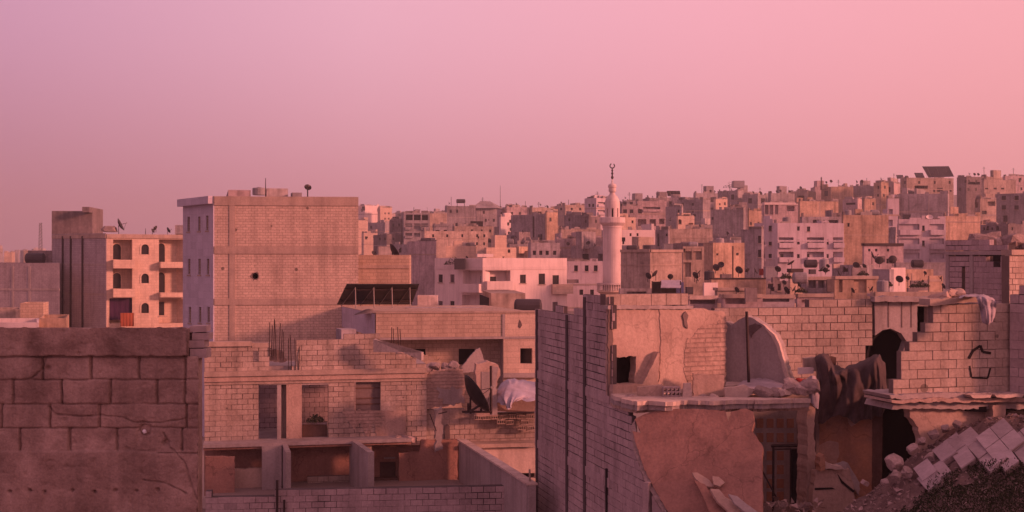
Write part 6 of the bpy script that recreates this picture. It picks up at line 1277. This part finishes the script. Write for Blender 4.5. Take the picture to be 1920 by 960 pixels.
dishes('by the open bay house', [(1303, 517, 15, 100), (1311, 511, 11, 100, (-.6, .2, .5)), (1307, 524, 10, 100)])
dishes('in front of the pipe house', [(1342, 502, 14, 112, (.5, .7, .3)), (1352, 497, 13, 112, (-.3, -.8, .4)), (1356, 514, 7, 110)])
dishes('on the long rose house roof', [(1385, 507, 16, 108), (1402, 507, 10, 108, (-.4, .6, .5)), (1416, 508, 14, 108)])
dishes('on the front parapet with the bright edge', [(1381, 544, 12, 88)])
dishes('in the crowded cluster below the lilac balcony block', [(1458, 505, 13, 104), (1484, 494, 16, 104, (-.5, .3, .8)), (1446, 541, 14, 86), (1470, 530, 10, 100), (1474, 545, 16, 86), (1490, 542, 13, 86, (-.7, .3, .4)), (1468, 516, 9, 104), (1497, 534, 12, 92)])
dishes('on the roof before the big ochre wall', [(1605, 498, 14, 118), (1612, 505, 12, 118, (-.5, .5, .4)), (1620, 500, 11, 118), (1572, 512, 14, 110), (1583, 505, 12, 112), (1548, 507, 10, 112, (.2, .8, .3)), (1552, 499, 8, 112)])
dishes('below the three round windows', [(1636, 480, 20, 135), (1649, 489, 16, 130, (.2, .8, .4)), (1674, 487, 16, 130, (.1, .9, .3))])
dishes('beside the bright white wall', [(1667, 532, 9, 92), (1686, 524, 15, 100), (1701, 522, 9, 100)])
dishes('by the ochre corner hut', [(1768, 537, 12, 88), (1734, 512, 8, 100), (1765, 521, 8, 90, (-.6, .5, .4))])
dishes('on the ochre verandah roof edge', [(1598, 545, 12, 86), (1635, 542, 12, 86, (-.7, .4, .5)), (1662, 540, 11, 86)])
dishes('on the dish parapet left of the minaret', [(1044, 458, 8, 186), (1065, 457, 7, 186, (.3, .9, .2)), (1103, 456, 9, 186, (-.3, -.6, .5)), (1115, 459, 6, 186)])
dishes('on roofs above the white block', [(896, 445, 6, 200), (916, 412, 4, 255), (967, 444, 6, 190), (980, 434, 6, 200), (954, 468, 4, 148), (943, 482, 5, 142), (875, 483, 6, 145)])
dishes('on the small peach porch house', [(1288, 397, 6, 240), (1302, 404, 6, 232, (.4, .7, .4))])
hut(1706, 1708, 1740, 526, 545, 96, 'dark mesh-covered stack beside the bright white wall', 'dark', name='covered_stack', cat='stack', depth=2)
hut(1596, 1598, 1626, 502, 517, 116, 'dark covered heap on the roof before the big ochre wall', 'dark', name='covered_stack', cat='stack', depth=2)
for i, (x, y, d, w, h, kd) in enumerate([(1330, 523, 106, .9, .8, 'round'), (1500, 530, 95, 1.2, .9, 'lying'), (1444, 520, 108, 1.0, 1.0, 'square'), (1520, 500, 118, 1.3, .8, 'lying'), (1545, 503, 116, .9, 1.0, 'round'), (1655, 545, 84, .8, .8, 'round'), (1720, 500, 118, 1.2, .8, 'lying'), (1590, 403, 178, 1.0, .9, 'round'), (1640, 403, 178, 1.3, .9, 'lying'), (1700, 411, 179, .9, .8, 'square'), (1475, 418, 174, 1.2, 1.0, 'round'), (1252, 469, 120, .9, .7, 'square'), (1185, 469, 121, 1.1, .6, 'lying'), (1350, 456, 137, .9, .7, 'round'), (1300, 462, 130, 1.0, .6, 'lying')]):
    wh = ['on the long rose house roof', 'in the crowded dish cluster', 'under the lilac block windows', 'below the lilac block balconies', 'at the foot of the lilac block end', 'near the bright white wall', 'below the pale balcony block', 'atop the big ochre wall near its turret', 'atop the big ochre wall end', 'on the pale balcony block', 'on the lilac balcony block', 'on the corner ochre house front', 'on the corner ochre house side', 'on the pipe house', 'on the open bay house'][i]
    tank(x, y + 2, d + 1.5, w, h, f'{dict(round="upright round", lying="long lying", square="square grey")[kd]} water tank {wh}', kd, 'tank' if i % 3 else 'tank_dark')

# dark plants and covered heaps between the dishes
for i, (x, y, d, r, wh) in enumerate([(1474, 522, 103, .9, 'under the tall dish before the lilac balcony block'), (1502, 548, 85, .7, 'below the small glowing hut'), (1618, 516, 112, .9, 'above the ochre verandah house'), (1725, 538, 90, 1.2, 'under the bright white wall'), (1660, 536, 88, .8, 'beside the grey sheeted shed'), (1545, 508, 113, .8, 'on the dark verandah roof')]):
    shrub(W(x, y, d), r * .6, 330, f'dark leafy plant {wh}', 'roof_plant', 'dark plants on the cluttered roofs', .9, cat='plant')
for i, (a, b, y0, y1, d, m, wh) in enumerate([(1446, 1462, 520, 530, 104, 'dark', 'left of the tall dish'), (1516, 1530, 505, 514, 112, 'tank_dark', 'on the dark verandah roof'), (1640, 1660, 480, 492, 132, 'dark', 'below the three round windows'), (1662, 1680, 485, 494, 132, 'tank_dark', 'under the round windows, nearer the pale block'), (1700, 1722, 540, 548, 82, 'dark', 'on the slab-roofed house'), (1560, 1575, 495, 503, 126, 'tan', 'on the grey lean-to'), (1350, 1372, 514, 522, 107, 'dark', 'on the long rose house end'), (1285, 1300, 538, 552, 88, 'tank_dark', 'beside the pale roofed shed')]):
    hut(a, a + 3, b, y0, y1, d, f'low dark covered heap {wh}', m, name='covered_heap', cat='heap', depth=1.2, group='covered heaps on the cluttered roofs')

# ------------------------------------------------------------------ the many small houses that fill the hill
LAND = [(h[0], h[1], h[2]) for h in HOUSES if h[3] > 140] + [('the minaret tip', 1148, 318), ('the big hilltop solar array', 1758, 322)]
FILL = []
def fillers():
    rg = random.Random(23)
    rows = []
    d = 170.0
    while d < 640:
        px = 744 + rg.uniform(0, 30) if d < 420 else 690 + rg.uniform(0, 30)
        while px < 1985:
            w = rg.uniform(5.5, 10.5) / d * F; h = rg.choice([0, .4, .9, 1.6, 2.8]) + rg.uniform(0, 1.3)
            y = max(rooftop_y(px + w / 2, d) + 3 - h / d * F * .55, ridge(px + w / 2) - 7 + rg.uniform(0, 3))
            rows.append((px, px + w * rg.choice([.1, .3, .7, .9, 1.0, 1.0]), px + w, y, d * rg.uniform(.985, 1.015))); px += w * rg.uniform(.95, 1.5)
        d *= 1.085
    for k in range(12):
        w = rg.uniform(10, 24); px = -30 + k * 9 + rg.uniform(0, 6); rows.append((px, px + w * .3, px + w, rg.uniform(466, 476), rg.uniform(620, 900)))
    for a, b, y in ((1300, 1346, 362), (1345, 1372, 361), (1364, 1396, 357), (1392, 1440, 364), (1440, 1496, 362), (1490, 1530, 359), (1520, 1546, 351), (1540, 1600, 350), (1596, 1640, 348), (1655, 1690, 343), (1688, 1722, 339), (1160, 1204, 377), (1205, 1250, 371), (1243, 1300, 370), (1040, 1092, 384), (992, 1046, 389), (1840, 1880, 331), (948, 996, 389)):
        rows.append((a, a + (b - a) * rg.choice([.1, .3, .6]), b, y, rg.uniform(340, 365)))
    # keep those of which something shows above the roofs in front of them
    hor = [620.0] * 500
    for (h, src) in sorted([((x[4], x[5], x[2], x[3]), None) for x in HOUSES if x[3] > 60] + [((r[0], r[2], r[3], r[4]), r) for r in rows], key=lambda q: q[0][3]):
        c0, c1 = max(0, int((h[0] + 40) / 4)), min(499, int((h[1] + 40) / 4))
        if c1 <= c0: continue
        seen = sum(1 for c in range(c0, c1 + 1) if hor[c] - h[2] > 2.2)
        if src is None or seen >= 2:
            bad = src is not None and any(x[3] > 140 and x[3] > h[3] and min(h[1], x[5]) - max(h[0], x[4]) > 5 and h[2] < x[6] for x in HOUSES)
            if bad: continue
            if src is not None and len(FILL) < 265:
                m = rg.choice(['tan', 'tan', 'rose', 'grey', 'ochre', 'pale', 'dark', 'rose', 'grey', 'grey'])
                c = src[1]; tr = rg.choice([10, 14, 18, 26]) if c < (src[0] + src[2]) / 2 else rg.choice([48, 54, 58])
                FILL.append((src[0], c, src[2], src[3], src[4], m, tr, rg.random()))
            for c in range(c0, c1 + 1): hor[c] = min(hor[c], h[2])
fillers()
def place_fillers():
    import collections
    rel = {}
    items = []
    for f in FILL:
        a, c, b, y, d, m, tr, q = f; cx = (a + b) / 2
        # a filler that only stands behind a bigger named house is left out
        hid = 0
        pass
        k = min(LAND, key=lambda L_: (L_[1] - cx) ** 2 + 3 * (L_[2] - y) ** 2); dx, dy = cx - k[1], y - k[2]
        if abs(dy) * 1.6 > abs(dx): r = 'just above' if dy < 0 else 'just below'
        else: r = 'to the left of' if dx < 0 else 'to the right of'
        tone = dict(tan='sand-coloured', rose='rose-grey', grey='grey', ochre='ochre', pale='pale', dark='dark')[m]
        items.append([f, tone, r, k[0]])
    g = collections.defaultdict(list)
    for it in items: g[(it[1], it[2], it[3])].append(it)
    for (tone, r, k), L_ in g.items():
        L_.sort(key=lambda it: it[0][0] + it[0][3] * .01)
        for i, it in enumerate(L_):
            o = '' if len(L_) == 1 else (ORD[i] if i < 10 else 'further') + ' '
            it.append(f'{o}small {tone} house {r} {k}')
    for f, tone, r, k, lb in items:
        a, c, b, y, d, m, tr, q = f; rg = random.Random(int(a * 31 + d)); ops = []
        c = b if b - c < 1.2 else c
        pxm = F / d                                                  # pixels per metre
        for (x0, x1) in ((a, c), (c, b)):
            if x1 - x0 < 2.2 * pxm or rg.random() < .25: continue
            n = max(1, int((x1 - x0) / (2.6 * pxm)))
            for row in range(2):
                for i in range(n):
                    if rg.random() < .3: continue
                    x = x0 + (x1 - x0) * (i + .5) / n; yy = y + (1.9 + 3.0 * row) * pxm
                    big = rg.random() < .22; ww = .95 if big else rg.uniform(.38, .6)
                    ops.append((x - ww * pxm, x + ww * pxm, yy - .75 * pxm, yy + (1.0 if big else .75) * pxm, 'o' if big else 'x'))
        kw = {}
        if rg.random() < .45:
            s = a + (b - a) * rg.uniform(.1, .6); w = 3 * pxm; kw['tower'] = [(s, s + w * .3, s + w, y - rg.uniform(1.4, 2.4) * pxm, 1.5)]
        house(lb, lb, a, c, b, y, d, m, tR=tr, ops=ops if d < 480 else ops[:3], depth=8, parapet=.4, group='small houses packed on the hillside', **kw)
place_fillers()
# tiny things along the skyline and on roofs
def skyline():
    rg = random.Random(3)
    groups = [('on the skyline left of the minaret', [(1013, 384, 4.2, 345), (1022, 387, 4, 345), (1052, 380, 4, 340), (890, 386, 3.6, 335), (842, 381, 5, 328), (968, 383, 6, 345), (948, 387, 4, 345), (952, 385, 4, 345)]),
              ('on the skyline between minaret and solar board', [(1172, 371, 4.6, 350), (1192, 374, 4.6, 350), (1214, 368, 4.4, 350), (1223, 369, 4.2, 350), (1240, 371, 4, 350)]),
              ('on the skyline over the glowing gable house', [(1322, 358, 4, 345), (1332, 358, 4.6, 345), (1340, 359, 4, 345), (1349, 357, 4.4, 345)]),
              ('on the skyline above the columned porch house', [(1412, 361, 6, 340), (1456, 359, 4, 340), (1463, 358, 4.8, 340), (1480, 359, 5, 340), (1501, 352, 5.5, 345)]),
              ('on the skyline beyond the orange house pair', [(1549, 342, 5, 350), (1558, 340, 6, 350), (1606, 341, 5.4, 350), (1616, 340, 6, 350), (1652, 336, 7.5, 345)]),
              ('on the hilltop beside the big solar array', [(1701, 332, 5, 340), (1817, 326, 5.5, 330), (1827, 327, 5.5, 330), (1834, 327, 5.5, 330)])]
    for w, p in groups: dishes(w, p, 'satellite dishes along the skyline', 'tiny dark')
    n = 0; wh = []
    for a, c, b, y, d, m, tr, q in FILL:
        if 170 < d < 420 and q < .75 and n < 150:
            px = a + (b - a) * rg.uniform(.2, .8); s = rg.uniform(.9, 1.5) / d * F
            lab = [h for h in HOUSES if abs(h[2] - y) < .01 and abs(h[1] - (a + b) / 2) < .01]
            if not lab: continue
            base = lab[0][0]
            if q < .50: dish(W(px, y - s * .15, d + 3), s / F * d, FACE[n % len(FACE)], 'dish on ' + base.replace('just ', ''), 'satellite dishes on the small hillside roofs')
            else: tank(px, y + 1.5, d + 3, rg.uniform(.9, 1.5), rg.uniform(.8, 1.2), 'tank on ' + base.replace('just ', ''), rg.choice(['round', 'lying', 'square']), rg.choice(['tank', 'tank_dark']), 'water tanks on the small hillside roofs')
            n += 1
skyline()
# unseen blocks added out of the picture to shade the rubble slope and nearest wall
def shaders():
    t = thing('unseen_shade_block', 'plain block added out of the picture to shade the rubble slope', 'house', (20, 19, 3)); mb = MB(); mb.box((16.2, 8, 3), (24, 26.6, 11.9)); mb.build('wall', 'ochre_masonry', t)
    mb = MB(); mb.box((16.0, 7.8, 11.903), (24.2, 26.8, 12.1)); mb.build('roof', 'concrete', t)
    t = thing('stairhead', 'unseen block added beside the viewer to shade the nearest wall', 'hut', (7, 3, 9)); mb = MB(); mb.box((8.3, -3, 3), (12, 9.2, 17.0)); mb.build('wall', 'ochre_masonry', t)  # added only for its shade, no real stairhead stands here
    mb = MB(); mb.box((8.1, -3.2, 17.003), (12.2, 9.4, 17.2)); mb.build('roof', 'concrete', t)
shaders()
# ------------------------------------------------------------------ haze
def haze():
    mb = MB(); mb.box((-1600, -30, 1.0), (1600, 1500, 75)); 
    m = bpy.data.materials.new('haze'); m.use_nodes = True; N = m.node_tree.nodes; N.remove(N['Principled BSDF'])
    v = N.new('ShaderNodeVolumePrincipled'); v.inputs['Color'].default_value = (.92, .86, .86, 1); v.inputs['Density'].default_value = 0.0005; v.inputs['Anisotropy'].default_value = .2
    m.node_tree.links.new(v.outputs[0], N['Material Output'].inputs['Volume'])
    mb.build('haze', m, None, 'thin pink evening haze over the whole town', None, kind='stuff')
haze()
def aerials():
    rg = random.Random(31)
    for i, (x, d) in enumerate([(776, 300), (801, 300), (846, 330), (905, 340), (985, 345), (1010, 262), (1066, 318), (1120, 300), (1180, 345), (1233, 160), (1265, 350), (1316, 290), (1368, 345), (1425, 255), (1478, 275), (1530, 262), (1572, 350), (1625, 280), (1676, 200), (1752, 200), (1845, 325), (1872, 325), (1900, 335)]):
        c = [h for h in HOUSES if h[4] - 1 <= x <= h[5] + 1 and h[3] > 140]
        if not c: continue
        h = min(c, key=lambda q: q[2]); L_ = rg.uniform(1.6, 3.2)
        a = W(x, h[2] + 2, h[3] + 3); mb = MB(); mb.tube([a, a + UP * L_], .06, 4)
        for k in range(rg.choice([0, 2, 3])): z = L_ - .15 - .3 * k; w = .3 + .12 * k; mb.tube([a + Vector((-w, -.1, z)), a + Vector((w, .1, z))], .03, 3)
        mb.build('aerial', 'iron', None, f'aerial on the roof of {h[0].replace("just ", "")}', 'aerial', 'aerials on the hillside roofs')
aerials()
